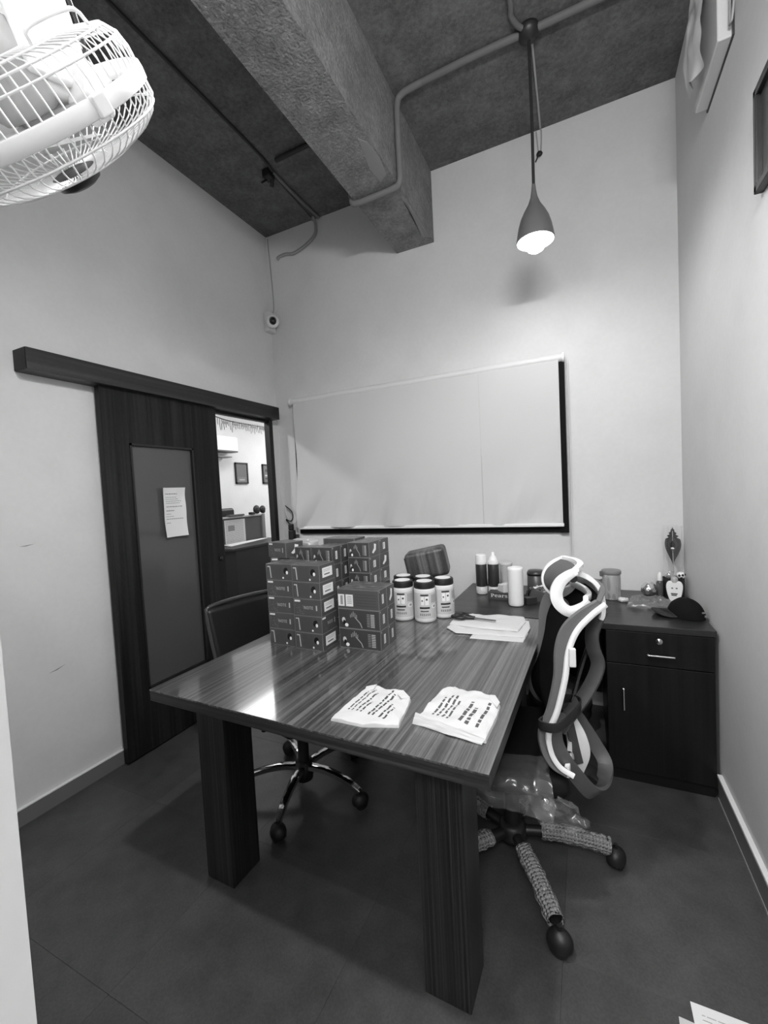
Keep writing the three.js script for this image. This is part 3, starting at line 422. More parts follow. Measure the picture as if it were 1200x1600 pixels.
// ---------------------------------------------------------------- black chair behind the table
{
  const al = 14 * Math.PI / 180, th = Math.PI / 2 - al; const ch = thing('task_chair', 'black office chair with a chrome star base tucked under the left of the table', 'chair', [1.075, 0, 1.31], th);
  const up = M(0.012, 0.4);
  mesh('seat', new RoundedBoxGeometry(0.46, 0.07, 0.46, 4, 0.03).translate(0, 0.44, -0.02), up, ch);
  { const g = new RoundedBoxGeometry(0.45, 0.44, 0.05, 6, 0.024), p = g.attributes.position; for (let i = 0; i < p.count; i++) { const x = p.getX(i), y = p.getY(i); p.setXYZ(i, x * (0.86 + 0.3 * (y + 0.22)), y + 0.66, p.getZ(i) - 0.36 - 0.2 * (y + 0.22) + 0.4 * x * x); } g.computeVertexNormals(); mesh('backrest', g, up, ch); }
  mesh('backrest_edge', tube([[-0.19, 0.45, -0.345], [-0.21, 0.7, -0.395], [-0.215, 0.85, -0.42], [-0.19, 0.885, -0.43], [0, 0.892, -0.442], [0.19, 0.885, -0.43], [0.215, 0.85, -0.42], [0.21, 0.7, -0.395], [0.19, 0.45, -0.345]], 0.011, 60, 8), M(0.05, 0.3), ch);
  for (const s of [1, -1]) mesh('armrest', tube([[s * 0.24, 0.42, 0.05], [s * 0.265, 0.5, 0.06], [s * 0.265, 0.62, 0.0], [s * 0.262, 0.645, -0.12], [s * 0.25, 0.6, -0.28], [s * 0.22, 0.52, -0.35]], 0.015, 40, 8), m.black, ch);
  mesh('back_bar', band([[0, 0.39, -0.1], [0, 0.4, -0.3], [0, 0.48, -0.38], [0, 0.6, -0.41]], V(1, 0, 0), 0.06, 0.012, 24), m.black, ch);
  mesh('mechanism', rb(-0.1, 0.1, 0.35, 0.405, -0.12, 0.12, 0.01), m.black, ch);
  mesh('gas_column', merge(new THREE.CylinderGeometry(0.026, 0.028, 0.2, 18).translate(0, 0.2, 0), new THREE.CylinderGeometry(0.015, 0.015, 0.1, 14).translate(0, 0.33, 0)), m.black, ch);
  mesh('hub', lathe([[0, 0.05], [0.04, 0.05], [0.045, 0.09], [0.04, 0.14], [0, 0.14]], 24), m.black, ch);
  for (let k = 0; k < 5; k++) {
    const w = (75 - 72 * k) * Math.PI / 180, v = V(Math.cos(w), 0, Math.sin(w)).applyAxisAngle(V(0, 1, 0), -th), a = Math.atan2(v.z, v.x), e = (q, h) => [Math.cos(a) * q, h, Math.sin(a) * q];
    mesh('base_leg', band([e(0.03, 0.115), e(0.13, 0.122), e(0.24, 0.105), e(0.315, 0.07)], V(-Math.sin(a), 0, Math.cos(a)), 0.034, 0.024, 24, false, u => 1.1 - 0.35 * u), m.chrome, ch);
    castor(ch, a, 0.315);
  }
}

// ---------------------------------------------------------------- stacked product boxes on the table
const card = 78;
function boxTex(w, h, f) { return canvasTex(w, h, (x) => { x.fillStyle = gs(card); x.fillRect(0, 0, w, h); let s = 9; const r = () => (s = (s * 16807) % 2147483647) / 2147483647; f(x, w, h, r); x.strokeStyle = gs(125); x.lineWidth = 3; x.strokeRect(1, 1, w - 2, h - 2); }); }
const BT = {
  mark: boxTex(256, 128, (x, w, h, r) => { x.fillStyle = gs(68); for (let i = 0; i < 8; i++) x.fillRect(70 + i * 12, 14, 5, 100); x.strokeStyle = gs(205); x.lineWidth = 8; x.beginPath(); x.moveTo(14, 22); x.lineTo(40, 22); x.lineTo(48, 112); x.stroke(); x.fillStyle = gs(14); x.beginPath(); x.ellipse(196, 52, 20, 26, 0.4, 0, 7); x.fill(); x.fillStyle = gs(240); x.beginPath(); x.ellipse(208, 66, 11, 14, 0, 0, 7); x.fill(); x.beginPath(); x.arc(168, 108, 8, 0, 7); x.fill(); }),
  word: boxTex(256, 128, (x, w, h, r) => { x.fillStyle = gs(240); x.fillRect(10, 8, 54, 14); x.fillStyle = gs(120); for (let i = 0; i < 26; i++) x.fillRect(14 + r() * 90, 34 + r() * 80, 5, 5); x.fillStyle = gs(165); x.font = 'bold 34px sans-serif'; x.fillText('NOTE', 92, 76); x.fillStyle = gs(190); x.fillRect(206, 44, 12, 40); }),
  label: boxTex(128, 128, (x) => { x.fillStyle = gs(238); x.fillRect(24, 26, 84, 74); x.fillStyle = gs(70); x.fillRect(40, 74, 46, 8); x.fillStyle = gs(180); x.fillRect(34, 40, 60, 4); x.fillRect(34, 52, 54, 4); }),
  bird: boxTex(320, 128, (x, w, h, r) => { x.fillStyle = gs(62); x.fillRect(6, 6, w - 12, h - 12); x.fillStyle = gs(150); for (let i = 0; i < 5; i++) x.fillRect(92 + i * 12, 14 + 10 * Math.abs(i - 2), 6, 34 - 6 * Math.abs(i - 2)); x.fillStyle = gs(205); x.beginPath(); x.ellipse(40, 74, 14, 18, 0, 0, 7); x.fill(); x.fillStyle = gs(16); x.beginPath(); x.ellipse(44, 90, 10, 16, 0, 0, 7); x.fill(); x.fillStyle = gs(245); x.beginPath(); x.ellipse(62, 106, 14, 12, 0, 0, 7); x.fill(); x.strokeStyle = gs(160); x.lineWidth = 7; x.beginPath(); x.moveTo(128, 50); x.lineTo(170, 90); x.lineTo(182, 118); x.stroke(); x.fillStyle = gs(150); for (let j = 0; j < 8; j++) { x.fillRect(222, 26 + j * 11, 22, 4); x.fillStyle = gs(185); x.fillRect(250, 26 + j * 11, 30, 6); x.fillStyle = gs(150); } }),
  bars: boxTex(320, 128, (x, w, h, r) => { x.fillStyle = gs(226); x.fillRect(4, 34, 50, 78); x.fillRect(64, 34, 58, 78); x.fillStyle = gs(90); for (let i = 0; i < 12; i++) x.fillRect(22 + i * 1.6, 42, 1, 60); for (let i = 0; i < 5; i++) x.fillRect(76, 46 + i * 11, 36, 3); x.fillStyle = gs(62); for (let i = 0; i < 5; i++) x.fillRect(140, 30 + i * 18, 160, 4); }),
  strip: boxTex(96, 128, (x) => { x.fillStyle = gs(232); x.fillRect(38, 34, 22, 60); x.fillStyle = gs(60); x.fillRect(46, 40, 3, 48); x.fillStyle = gs(170); x.fillRect(6, 6, 10, 10); }),
  torn: boxTex(96, 128, (x) => { x.fillStyle = gs(240); x.beginPath(); x.moveTo(50, 20); x.lineTo(70, 30); x.lineTo(66, 78); x.lineTo(40, 104); x.lineTo(28, 92); x.lineTo(48, 60); x.closePath(); x.fill(); }),
  plain: boxTex(96, 96, () => { }),
};
const topT = boxTex(128, 128, (x, w, h, r) => { x.fillStyle = gs(100); x.fillRect(0, 58, 128, 12); x.fillStyle = gs(175); for (let i = 0; i < 6; i++) x.fillRect(r() * 110, r() * 110, 20 * r() + 8, 6); });
const bm = {}; for (const k in BT) bm[k] = M(0.95, 0.32, { map: BT[k] }); bm.top = M(0.95, 0.3, { map: topT });
const geoCache = {};
function carton(x0, x1, y, h, zf, d, front, sideM, label, turn = 0) {
  const w = x1 - x0, key = [w, h, d].map(v => v.toFixed(3)).join(); const g = geoCache[key] ??= new THREE.BoxGeometry(w - 0.002, h - 0.0012, d - 0.002).translate(0, (h - 0.0012) / 2, 0);
  const o = mesh('product_box', g, [bm[sideM], bm.plain, bm.top, bm.plain, bm[front], bm.plain]); o.position.set((x0 + x1) / 2, y, zf - d / 2); o.rotation.y = turn;
  return tag(o, label, 'box', 'dark printed product boxes stacked on the table');
}
const ord = ['top', 'second from top', 'third from top', 'fourth from top', 'fifth from top', 'bottom'];
function column(n, h, x0, x1, zf, d, fronts, sides, where, turns = [], y0 = 0.75) { for (let i = 0; i < n; i++) { const k = n - 1 - i; carton(x0, x1, y0 + k * h, h, zf, d, fronts[i % fronts.length], sides[i % sides.length], `${k === 0 ? 'bottom' : ord[i]} box of the ${where}`, turns[i] ?? 0.012 * Math.sin(i * 2.3 + x0 * 40)); } }
column(5, 0.0745, 1.015, 1.161, 1.425, 0.125, ['mark', 'word', 'word', 'word', 'mark'], ['label'], 'front left column nearest the sliding door');
column(5, 0.0745, 1.168, 1.314, 1.437, 0.125, ['mark', 'mark', 'word', 'mark', 'mark'], ['label', 'label', 'label', 'word', 'label'], 'tall front column with white side labels');
column(3, 0.0865, 1.352, 1.555, 1.364, 0.08, ['bars', 'bird', 'bird'], ['strip'], 'low wide front stack beside the jars');
column(3, 0.0865, 1.352, 1.555, 1.283, 0.08, ['bars', 'bird', 'bird'], ['torn', 'strip', 'strip'], 'low second stack behind the barcode box');
column(5, 0.0745, 0.90, 1.045, 1.255, 0.11, ['word'], ['torn'], 'left rear column behind the front columns', [0.25]);
carton(0.895, 1.03, 0.75 + 5 * 0.0745, 0.075, 1.262, 0.115, 'word', 'torn', 'single small box set askew on top of the left rear column', -0.22);
column(5, 0.085, 1.15, 1.264, 1.25, 0.08, ['bird'], ['strip'], 'middle column with white side strips');
column(5, 0.085, 1.15, 1.264, 1.169, 0.08, ['bird'], ['strip'], 'middle column behind the white strip boxes');
column(5, 0.085, 1.051, 1.147, 1.25, 0.08, ['bird'], ['plain'], 'middle column beside the askew box');
column(6, 0.0745, 1.11, 1.297, 1.085, 0.115, ['plain'], ['label'], 'highest rear column in the middle of the pile');
column(6, 0.073, 1.305, 1.42, 1.172, 0.112, ['bird'], ['torn', 'strip', 'strip'], 'rear right column behind the barcode box');
column(6, 0.073, 1.305, 1.42, 1.059, 0.112, ['bird'], ['strip', 'torn', 'strip'], 'rearmost right column nearest the blind');

// ---------------------------------------------------------------- jars
{
  const lab = canvasTex(512, 256, (x, w, h) => { x.fillStyle = gs(196); x.fillRect(0, 0, w, h); for (let k = 0; k < 2; k++) { const o = k * 256; x.fillStyle = gs(40); x.fillRect(o + 60, 14, 60, 16); x.fillStyle = gs(232); x.fillRect(o + 62, 36, 24, 84); x.fillRect(o + 94, 36, 28, 84); x.fillStyle = gs(60); x.fillRect(o + 100, 56, 14, 18); x.fillRect(o + 68, 70, 10, 14); x.fillStyle = gs(36); x.fillRect(o + 52, 140, 76, 18); x.fillStyle = gs(70); x.fillRect(o + 58, 176, 60, 12); x.fillStyle = gs(120); for (let i = 0; i < 6; i++) x.fillRect(o + 52 + i * 14, 206, 8, 22); x.fillStyle = gs(226); x.beginPath(); x.arc(o + 168, 138, 24, 0, 7); x.fill(); x.fillStyle = gs(150); x.beginPath(); x.arc(o + 168, 138, 12, 0, 7); x.fill(); x.fillStyle = gs(165); x.fillRect(o + 140, 20, 56, 80); } });
  const lm = M(0.95, 0.4, { map: lab });
  const body = lathe([[0, 0], [0.05, 0], [0.055, 0.006], [0.056, 0.014], [0.056, 0.018], [0.0555, 0.162], [0.054, 0.17], [0.048, 0.178], [0, 0.178]], 40), wrap = new THREE.CylinderGeometry(0.0562, 0.0565, 0.13, 40, 1, true).translate(0, 0.088, 0), lid = lathe([[0, 0.205], [0.05, 0.205], [0.054, 0.201], [0.055, 0.178], [0.053, 0.172], [0, 0.172]], 40), seal = new THREE.CylinderGeometry(0.04, 0.04, 0.0015, 32).translate(0.0, 0.2055, 0);
  const L = ['jar with a black lid, left of the two front jars beside the boxes', 'jar with a black lid, right of the two front jars beside the boxes', 'jar with a black lid standing behind the right front jar', 'jar with a black lid in the rear row, half hidden behind the left front jar', 'jar with a black lid in the middle of the rear row of jars'];
  [[1.468, 0.9, -0.95], [1.588, 0.898, -0.8], [1.657, 0.80, -0.6], [1.424, 0.782, 0.7], [1.54, 0.784, 0.7]].forEach(([x, z, a], i) => {
    const j = thing('supplement_jar', L[i], 'jar', [x, 0.75, z], a, 'labelled jars with black lids on the table'); mesh('body', body, m.offWhite, j); mesh('label_wrap', wrap, lm, j); const l = mesh('lid', lid, m.black, j); mesh('lid_sticker', seal, m.white, l);
  });
}
// bin and striped package behind the table
{
  tag(mesh('waste_bin', lathe([[0, 0], [0.115, 0], [0.12, 0.01], [0.14, 0.86], [0.143, 0.87], [0.137, 0.87], [0.117, 0.02], [0, 0.015]], 40).translate(1.462, 0, 0.545), M(0.32, 0.45)), 'tall grey bin behind the table, under the striped package', 'bin');
  const t = streak(46, 120, 26, 777); const g = uvm(new RoundedBoxGeometry(0.24, 0.165, 0.17, 4, 0.025), 'y', 2.2, 1);
  const p = thing('striped_package', 'striped wood-look package tilted on top of the grey bin behind the jars', 'package', [1.492, 0.99, 0.56], 0.25); p.rotation.z = 0.19;
  mesh('bundle', g, M(0.85, 0.4, { map: t }), p); mesh('side_flap', uvm(rb(-0.124, -0.116, -0.06, 0.06, -0.07, 0.07, 0.003), 'y', 2, 1), M(0.3, 0.5, { map: t }), p);
}

// ---------------------------------------------------------------- papers on the table
const TY = 0.75;
{
  const prt = (rows, ink) => canvasTex(512, 512, (x, w, h) => { x.fillStyle = gs(242); x.fillRect(0, 0, w, h); x.save(); x.translate(w / 2, h / 2); x.rotate(-Math.PI / 2 + 0.12); x.translate(-w / 2, -h / 2); textLines(x, w, h, rows, ink, 0.22); x.restore(); });
  const e = prt([[0.14, 0.5, 0.022], [0.2, 0.62, 0.022], [0.28, 0.55, 0.03], [0.36, 0.3, 0.025], [0.5, 0.66, 0.03], [0.57, 0.6, 0.03], [0.68, 0.36, 0.03], [0.75, 0.3, 0.03]], 80);
  const f = prt([[0.2, 0.4, 0.03], [0.27, 0.5, 0.03], [0.34, 0.5, 0.03], [0.41, 0.42, 0.03], [0.58, 0.46, 0.045], [0.67, 0.36, 0.05], [0.82, 0.5, 0.04]], 95);
  const a = thing('folded_packet', 'printed white paper packet with folded corners, left of the two near packets', 'paper packet', [0, 0, 0]);
  mesh('wrapper', pillow([[1.644, 1.905], [1.648, 1.80], [1.657, 1.70], [1.685, 1.672], [1.745, 1.69], [1.785, 1.678], [1.828, 1.722], [1.835, 1.765], [1.85, 1.872], [1.75, 1.905]], TY, 0.012, { amp: 0.008, freq: 20, s: 1 }), M(0.66, 0.85, { map: e }), a);
  mesh('folded_corner', pillow([[1.785, 1.682], [1.826, 1.722], [1.80, 1.735], [1.78, 1.715]], TY + 0.013, 0.003, { amp: 0.001, sub: 2, rings: 2 }), m.paper, a);
  mesh('folded_corner', pillow([[1.657, 1.70], [1.685, 1.674], [1.69, 1.71], [1.668, 1.738]], TY + 0.013, 0.003, { amp: 0.001, sub: 2, rings: 2 }), m.paper, a);
  const b = thing('folded_packet', 'printed white paper packet with a raised front flap, right of the two near packets', 'paper packet', [0, 0, 0]);
  mesh('wrapper', pillow([[1.885, 1.82], [1.892, 1.70], [1.905, 1.625], [1.935, 1.592], [1.985, 1.615], [2.03, 1.612], [2.075, 1.625], [2.098, 1.668], [2.10, 1.75], [2.094, 1.862], [1.99, 1.858]], TY, 0.014, { amp: 0.009, freq: 18, s: 6 }), M(0.66, 0.85, { map: f }), b);
  const fl = new THREE.PlaneGeometry(1, 1, 16, 8), p = fl.attributes.position; for (let i = 0; i < p.count; i++) { const u = p.getX(i) + 0.5, v = p.getY(i) + 0.5; p.setXYZ(i, 1.879 + 0.207 * u + 0.008 * v, TY + 0.003 + v * (0.03 - 0.018 * u) + 0.002 * nz(u * 6, v * 4), 1.842 + 0.034 * u - v * 0.01 + 0.003 * nz(u * 5, v * 5, 3)); } fl.computeVertexNormals(); mesh('front_flap', fl, M(0.58, 0.9), b);
  mesh('folded_corner', pillow([[2.06, 1.628], [2.075, 1.626], [2.097, 1.668], [2.094, 1.70], [2.065, 1.66]], TY + 0.016, 0.003, { amp: 0.001, sub: 2, rings: 2 }), m.paper, b);
  // loose pile with scissors
  const G = 'crumpled sheets in the paper pile by the counter';
  tag(mesh('paper_sheet', pillow([[1.87, 0.98], [2.10, 0.965], [2.092, 1.085], [1.865, 1.10]], TY, 0.003, { amp: 0.0015, s: 3 }), m.paper), 'lowest sheet of the paper pile, sticking out towards the near packets', 'paper', G);
  tag(mesh('paper_sheet', pillow([[1.745, 0.86], [2.085, 0.80], [2.102, 0.90], [2.095, 1.035], [1.79, 1.06], [1.73, 1.0]], TY + 0.0035, 0.006, { amp: 0.003, s: 5 }), m.paper), 'wide middle sheet of the paper pile', 'paper', G);
  tag(mesh('paper_sheet', pillow([[1.73, 0.83], [1.80, 0.775], [1.86, 0.79], [1.93, 0.765], [2.06, 0.77], [2.075, 0.84], [2.06, 0.985], [1.9, 0.99], [1.735, 0.965]], TY + 0.011, 0.008, { amp: 0.005, freq: 16, s: 8 }), m.paper), 'topmost crumpled sheet of the paper pile, under the scissors', 'paper', G);
  const s = thing('scissors', 'black handled scissors lying on the paper pile', 'scissors', [1.82, TY + 0.026, 0.892], -0.17);
  const bl = (k) => { const sh = new THREE.Shape(); sh.moveTo(0, -0.006); sh.lineTo(0.125, -0.001); sh.lineTo(0.12, 0.004); sh.lineTo(0, 0.007); return new THREE.ExtrudeGeometry(sh, { depth: 0.0025, bevelEnabled: false }).rotateX(-Math.PI / 2).rotateY(k * 0.03).translate(0.005, 0.0015 + k * 0.0025, 0); };
  mesh('blade', bl(0), M(0.2, 0.35, { metalness: .6 }), s); mesh('blade', bl(1), M(0.2, 0.35, { metalness: .6 }), s);
  for (const k of [-1, 1]) mesh('handle', merge(new THREE.TorusGeometry(0.022, 0.008, 8, 24).scale(1.35, .85, 1).rotateX(Math.PI / 2).translate(-0.055, 0.006, k * 0.02), rod([-0.03, 0.006, k * 0.014], [0.02, 0.005, k * 0.001], 0.008)), m.black, s);
}
{ // sheets on the floor
  const t = canvasTex(256, 384, (x, w, h) => { x.fillStyle = gs(238); x.fillRect(0, 0, w, h); const rows = []; for (let i = 0; i < 22; i++) rows.push([0.08 + i * 0.038, 0.78 - 0.2 * ((i * 7) % 3) / 3, 0.007]); textLines(x, w, h, rows, 165); });
  const o = tag(mesh('floor_paper', uvm(bx(2.565, 2.775, 0.0012, 0.0026, 1.634, 1.93), 'z')), '', ''); o.geometry = new THREE.BoxGeometry(0.21, 0.0014, 0.297); o.position.set(2.673, 0.0020, 1.785); o.rotation.y = 0.0; o.material = M(0.9, 0.85, { map: t });
  tag(o, 'upper white printed sheet on the floor at the bottom right', 'paper', 'sheets on the floor');
  const q = mesh('floor_paper', new THREE.BoxGeometry(0.21, 0.0012, 0.297), m.paper); q.position.set(2.63, 0.0006, 1.84); q.rotation.y = -0.06; tag(q, 'lower sheet peeking out under the printed sheet on the floor', 'paper', 'sheets on the floor');
}

// ---------------------------------------------------------------- things on the counter
{
  const y = 0.75;
  // dark bottles with pale caps
  const bodyG = lathe([[0, 0.05], [0.0345, 0.05], [0.0345, 0.19], [0, 0.19]], 32), baseG = lathe([[0, 0], [0.031, 0], [0.0345, 0.006], [0.0345, 0.05], [0, 0.05]], 32), shG = lathe([[0.0345, 0.19], [0.0345, 0.2], [0.03, 0.213], [0, 0.213]], 32);
  const bottle = (x, z, label, cone) => { const b = thing('dark_bottle', label, 'bottle', [x, y, z], 0, 'dark bottles with pale caps on the counter'); mesh('body', bodyG, M(0.03, 0.3), b); mesh('foot_band', baseG, M(0.5, 0.35), b); mesh('shoulder', shG, m.offWhite, b); mesh('cap', cone ? lathe([[0.03, 0.21], [0.022, 0.232], [0.011, 0.244], [0.009, 0.262], [0, 0.263]], 28) : lathe([[0.0335, 0.2], [0.0335, 0.245], [0.028, 0.252], [0.026, 0.246], [0, 0.246]], 28), m.white, b); };
  bottle(1.747, 0.285, 'dark bottle with a flat white cap, left of the pair on the counter', false);
  bottle(1.82, 0.272, 'dark bottle with a pointed white cap, right of the pair on the counter', true);
  const gl = thing('glass_tumbler', 'clear ribbed glass behind the bottles', 'glass', [1.872, y, 0.13]); mesh('glass', lathe([[0, 0], [0.034, 0], [0.036, 0.005], [0.04, 0.165], [0.038, 0.165], [0.033, 0.008], [0, 0.008]], 32), M(0.8, 0.15, { transmission: 0.55, thickness: 0 }), gl); mesh('lid', lathe([[0, 0.178], [0.038, 0.177], [0.042, 0.172], [0.042, 0.16], [0.039, 0.16]], 32), M(0.6, 0.4), gl);
  const pr = canvasTex(512, 128, (x, w, h) => { x.fillStyle = gs(62); x.fillRect(0, 0, w, h); x.fillStyle = gs(205); x.font = 'bold 84px serif'; x.fillText('Pears', 36, 82); x.fillStyle = gs(95); x.fillRect(20, 100, 470, 5); });
  const soap = mesh('soap_carton', new THREE.BoxGeometry(0.215, 0.042, 0.075).translate(0, 0.021, 0), [M(0.05, .4), M(0.05, .4), M(0.07, .4), M(0.05, .4), M(0.95, 0.35, { map: pr }), M(0.05, .4)]); soap.position.set(1.918, y, 0.375); soap.rotation.y = -0.02; tag(soap, 'flat dark carton with pale lettering in front of the bottles', 'carton');
  tag(mesh('paper_packet', crumple(pillow([[1.86, 0.36], [1.92, 0.34], [1.945, 0.38], [1.9, 0.405]], y + 0.0425, 0.05, { amp: 0.02, freq: 14, s: 11, flat: 0.6 }), 0.002, 60), m.paper), 'small crumpled white packet on the lettered carton', 'packet');
  const tm = thing('white_tumbler', 'tall white cylindrical tumbler on the counter', 'tumbler', [1.985, y, 0.505]); mesh('body', lathe([[0, 0], [0.036, 0], [0.041, 0.006], [0.0415, 0.02], [0.0415, 0.2], [0.04, 0.206], [0.036, 0.206], [0.034, 0.2], [0.034, 0.19], [0, 0.19]], 40), M(0.75, 0.45), tm); mesh('rim_lid', lathe([[0.0415, 0.2], [0.042, 0.21], [0.038, 0.216], [0.026, 0.214], [0.022, 0.208], [0, 0.207]], 40), m.white, tm);
  const tin = thing('dark_tin', 'small dark tin with a lid behind the white tumbler', 'tin', [2.055, y, 0.12]); mesh('body', lathe([[0, 0], [0.05, 0], [0.052, 0.004], [0.052, 0.1], [0, 0.1]], 32), M(0.06, 0.35), tin); mesh('lid', lathe([[0, 0.13], [0.045, 0.128], [0.054, 0.115], [0.055, 0.1], [0, 0.1]], 32), M(0.04, 0.3), tin);
  const pouchT = canvasTex(256, 256, (x, w, h) => { x.fillStyle = gs(80); x.fillRect(0, 0, w, h); x.fillStyle = gs(235); x.beginPath(); x.moveTo(10, 20); x.lineTo(190, 10); x.lineTo(240, 110); x.lineTo(60, 130); x.closePath(); x.fill(); x.fillStyle = gs(30); x.fillRect(20, 150, 90, 60); x.fillStyle = gs(150); x.fillRect(130, 150, 90, 12); x.fillRect(130, 176, 70, 12); });
  tag(mesh('snack_pouch', pillow(rectOut(2.115, 0.315, 0.15, 0.17, 0.3), y, 0.06, { amp: 0.024, freq: 16, s: 21, flat: 0.6 }), M(0.9, 0.25, { map: pouchT })), 'crumpled snack pouch with a white panel beside the white tumbler', 'pouch');
  tag(mesh('carton_block', rb(-0.032, 0.032, 0, 0.04, -0.02, 0.02, 0.003).rotateY(0.7).translate(2.055, y, 0.46), M(0.025, 0.4)), 'small black carton just right of the white tumbler', 'carton');
  tag(mesh('snack_pouch', pillow(rectOut(2.20, 0.105, 0.14, 0.12, -0.1), y, 0.085, { amp: 0.03, freq: 18, s: 33, flat: 0.6 }), M(0.12, 0.2)), 'dark shiny snack pouch against the wall, left of the headrest', 'pouch');
  tag(mesh('snack_pouch', pillow(rectOut(2.37, 0.12, 0.15, 0.13, 0.1), y, 0.075, { amp: 0.025, freq: 18, s: 44, flat: 0.6 }), M(0.08, 0.25)), 'dark pouch against the wall behind the chair headrest', 'pouch');
  // printed canister
  const ct = canvasTex(512, 256, (x, w, h) => { x.fillStyle = gs(150); x.fillRect(0, 0, w, h); let s = 3; const r = () => (s = (s * 16807) % 2147483647) / 2147483647; for (let i = 0; i < 70; i++) { x.fillStyle = gs(90 + 100 * r()); x.beginPath(); x.ellipse(r() * w, 40 + r() * 130, 6 + 16 * r(), 6 + 12 * r(), r() * 3, 0, 7); x.fill(); } x.fillStyle = gs(120); x.fillRect(0, 180, w, 76); });
  const cn = thing('printed_canister', 'round printed canister with a lid on the counter, right of the chair headrest', 'canister', [2.472, y, 0.235], 0.4);
  mesh('body', lathe([[0, 0], [0.044, 0], [0.0465, 0.004], [0.0465, 0.146], [0, 0.146]], 40), M(0.95, 0.4, { map: ct }), cn); mesh('lid', lathe([[0, 0.166], [0.047, 0.165], [0.051, 0.16], [0.051, 0.146], [0.0465, 0.142], [0, 0.142]], 40), M(0.2, 0.4), cn); mesh('lid_tab', rb(-0.062, -0.045, 0.13, 0.16, -0.008, 0.008, 0.003), M(0.12, 0.4), cn);
  // shiny bag
  tag(mesh('shiny_bag', pillow([[2.535, 0.40], [2.56, 0.24], [2.72, 0.19], [2.745, 0.27], [2.752, 0.395], [2.64, 0.41]], y, 0.022, { amp: 0.018, freq: 34, s: 51, flat: 0.55 }), M(0.14, 0.16)), 'flat shiny bag of sweets on the counter in front of the foil ball', 'bag');
  tag(mesh('wrapped_candy', crumple(new THREE.SphereGeometry(0.018, 16, 12).scale(1.5, .8, 1).translate(2.525, y + 0.012, 0.30), 0.005, 70), M(0.6, 0.25)), 'small pale wrapped sweet between the canister and the shiny bag', 'sweet');
  tag(mesh('foil_ball', crumple(new THREE.IcosahedronGeometry(0.042, 5).translate(2.667, y + 0.039, 0.13), 0.006, 42), M(0.8, 0.18, { metalness: 0.95 })), 'crumpled silver foil ball on the counter near the corner', 'foil ball');
  // pen cup, feather, ornaments
  const cup = thing('pen_cup', 'black round cup holding ornaments in the right corner', 'cup', [2.79, y, 0.095]); mesh('cup', lathe([[0, 0], [0.05, 0], [0.052, 0.004], [0.053, 0.105], [0.049, 0.105], [0.047, 0.008], [0, 0.008]], 36), M(0.015, 0.4), cup);
  const sl = thing('clear_sleeve', 'clear plastic tube standing in the black cup around the feather', 'tube', [2.79, y, 0.095]); mesh('tube_wall', lathe([[0.0455, 0.0085], [0.0455, 0.4], [0.0445, 0.4], [0.0445, 0.0085]], 36), m.clear, sl);
  const ft = thing('peacock_feather', 'dark peacock feather standing upright in the clear tube', 'feather', [2.79, y + 0.009, 0.095], -0.45);
  mesh('quill', tube([[0, 0, 0], [0.002, 0.15, 0], [0, 0.25, 0], [0, 0.36, 0]], 0.0022, 20, 6), M(0.4, 0.5), ft);
  const vane = (w, h0, h1, t, zo) => { const sh = new THREE.Shape(), n = 26; const pts = []; for (let i = 0; i <= n; i++) { const u = i / n; pts.push([w * Math.pow(Math.max(0, Math.sin(Math.PI * Math.pow(u, 1.2))), 1.15) * (1 - (u > 0.66 && w > 0.03 ? 0.42 * (i % 2) : 0)), h0 + (h1 - h0) * u]); } sh.moveTo(0, h0); for (const [a, b] of pts) sh.lineTo(a, b); for (const [a, b] of pts.reverse()) sh.lineTo(-a * 0.96, b); return new THREE.ExtrudeGeometry(sh, { depth: t, bevelEnabled: false }).translate(0, 0, zo); };
  const vn = mesh('vane', vane(0.041, 0.165, 0.382, 0.002, -0.001), M(0.03, 0.6), ft); mesh('eye', vane(0.024, 0.23, 0.33, 0.003, -0.0013), M(0.06, 0.4), vn); mesh('eye', vane(0.014, 0.25, 0.305, 0.004, -0.0016), M(0.01, 0.4), vn); mesh('eye', new THREE.SphereGeometry(0.008, 14, 10).scale(1.1, .7, .5).translate(0, 0.262, 0.003), m.white, vn);
  const or1 = mesh('glass_ornament', crumple(new THREE.SphereGeometry(0.026, 20, 16).translate(2.768, y + 0.125, 0.128), 0.006, 40), M(0.7, 0.12, { metalness: .8 })); tag(or1, 'shiny pale ornament resting in the black cup, left of the feather', 'ornament');
  const or2 = thing('dice_ornament', 'white round ornament with dark spots on the right rim of the black cup', 'ornament', [2.822, y + 0.122, 0.115]); mesh('ball', new THREE.SphereGeometry(0.021, 24, 18), m.white, or2); for (const [a, b] of [[0.3, 0.2], [-0.5, 0.1], [0.0, -0.6], [1.2, 0.3]]) mesh('spot', new THREE.SphereGeometry(0.007, 10, 8).translate(0.018 * Math.sin(a) * Math.cos(b), 0.018 * Math.sin(b), 0.018 * Math.cos(a) * Math.cos(b)), m.black, or2);
  const vial = thing('small_vial', 'tiny dark vial with a pale cap left of the black cup', 'bottle', [2.722, y, 0.11]); mesh('body', lathe([[0, 0], [0.016, 0], [0.018, 0.004], [0.018, 0.075], [0.01, 0.09], [0, 0.09]], 24), M(0.08, 0.15), vial); mesh('cap', lathe([[0.011, 0.088], [0.011, 0.115], [0.004, 0.135], [0, 0.136]], 20), m.white, vial);
  const hs = thing('white_flask', 'small white flask with dark printed marks in front of the black cup', 'bottle', [2.775, y, 0.22], -0.2);
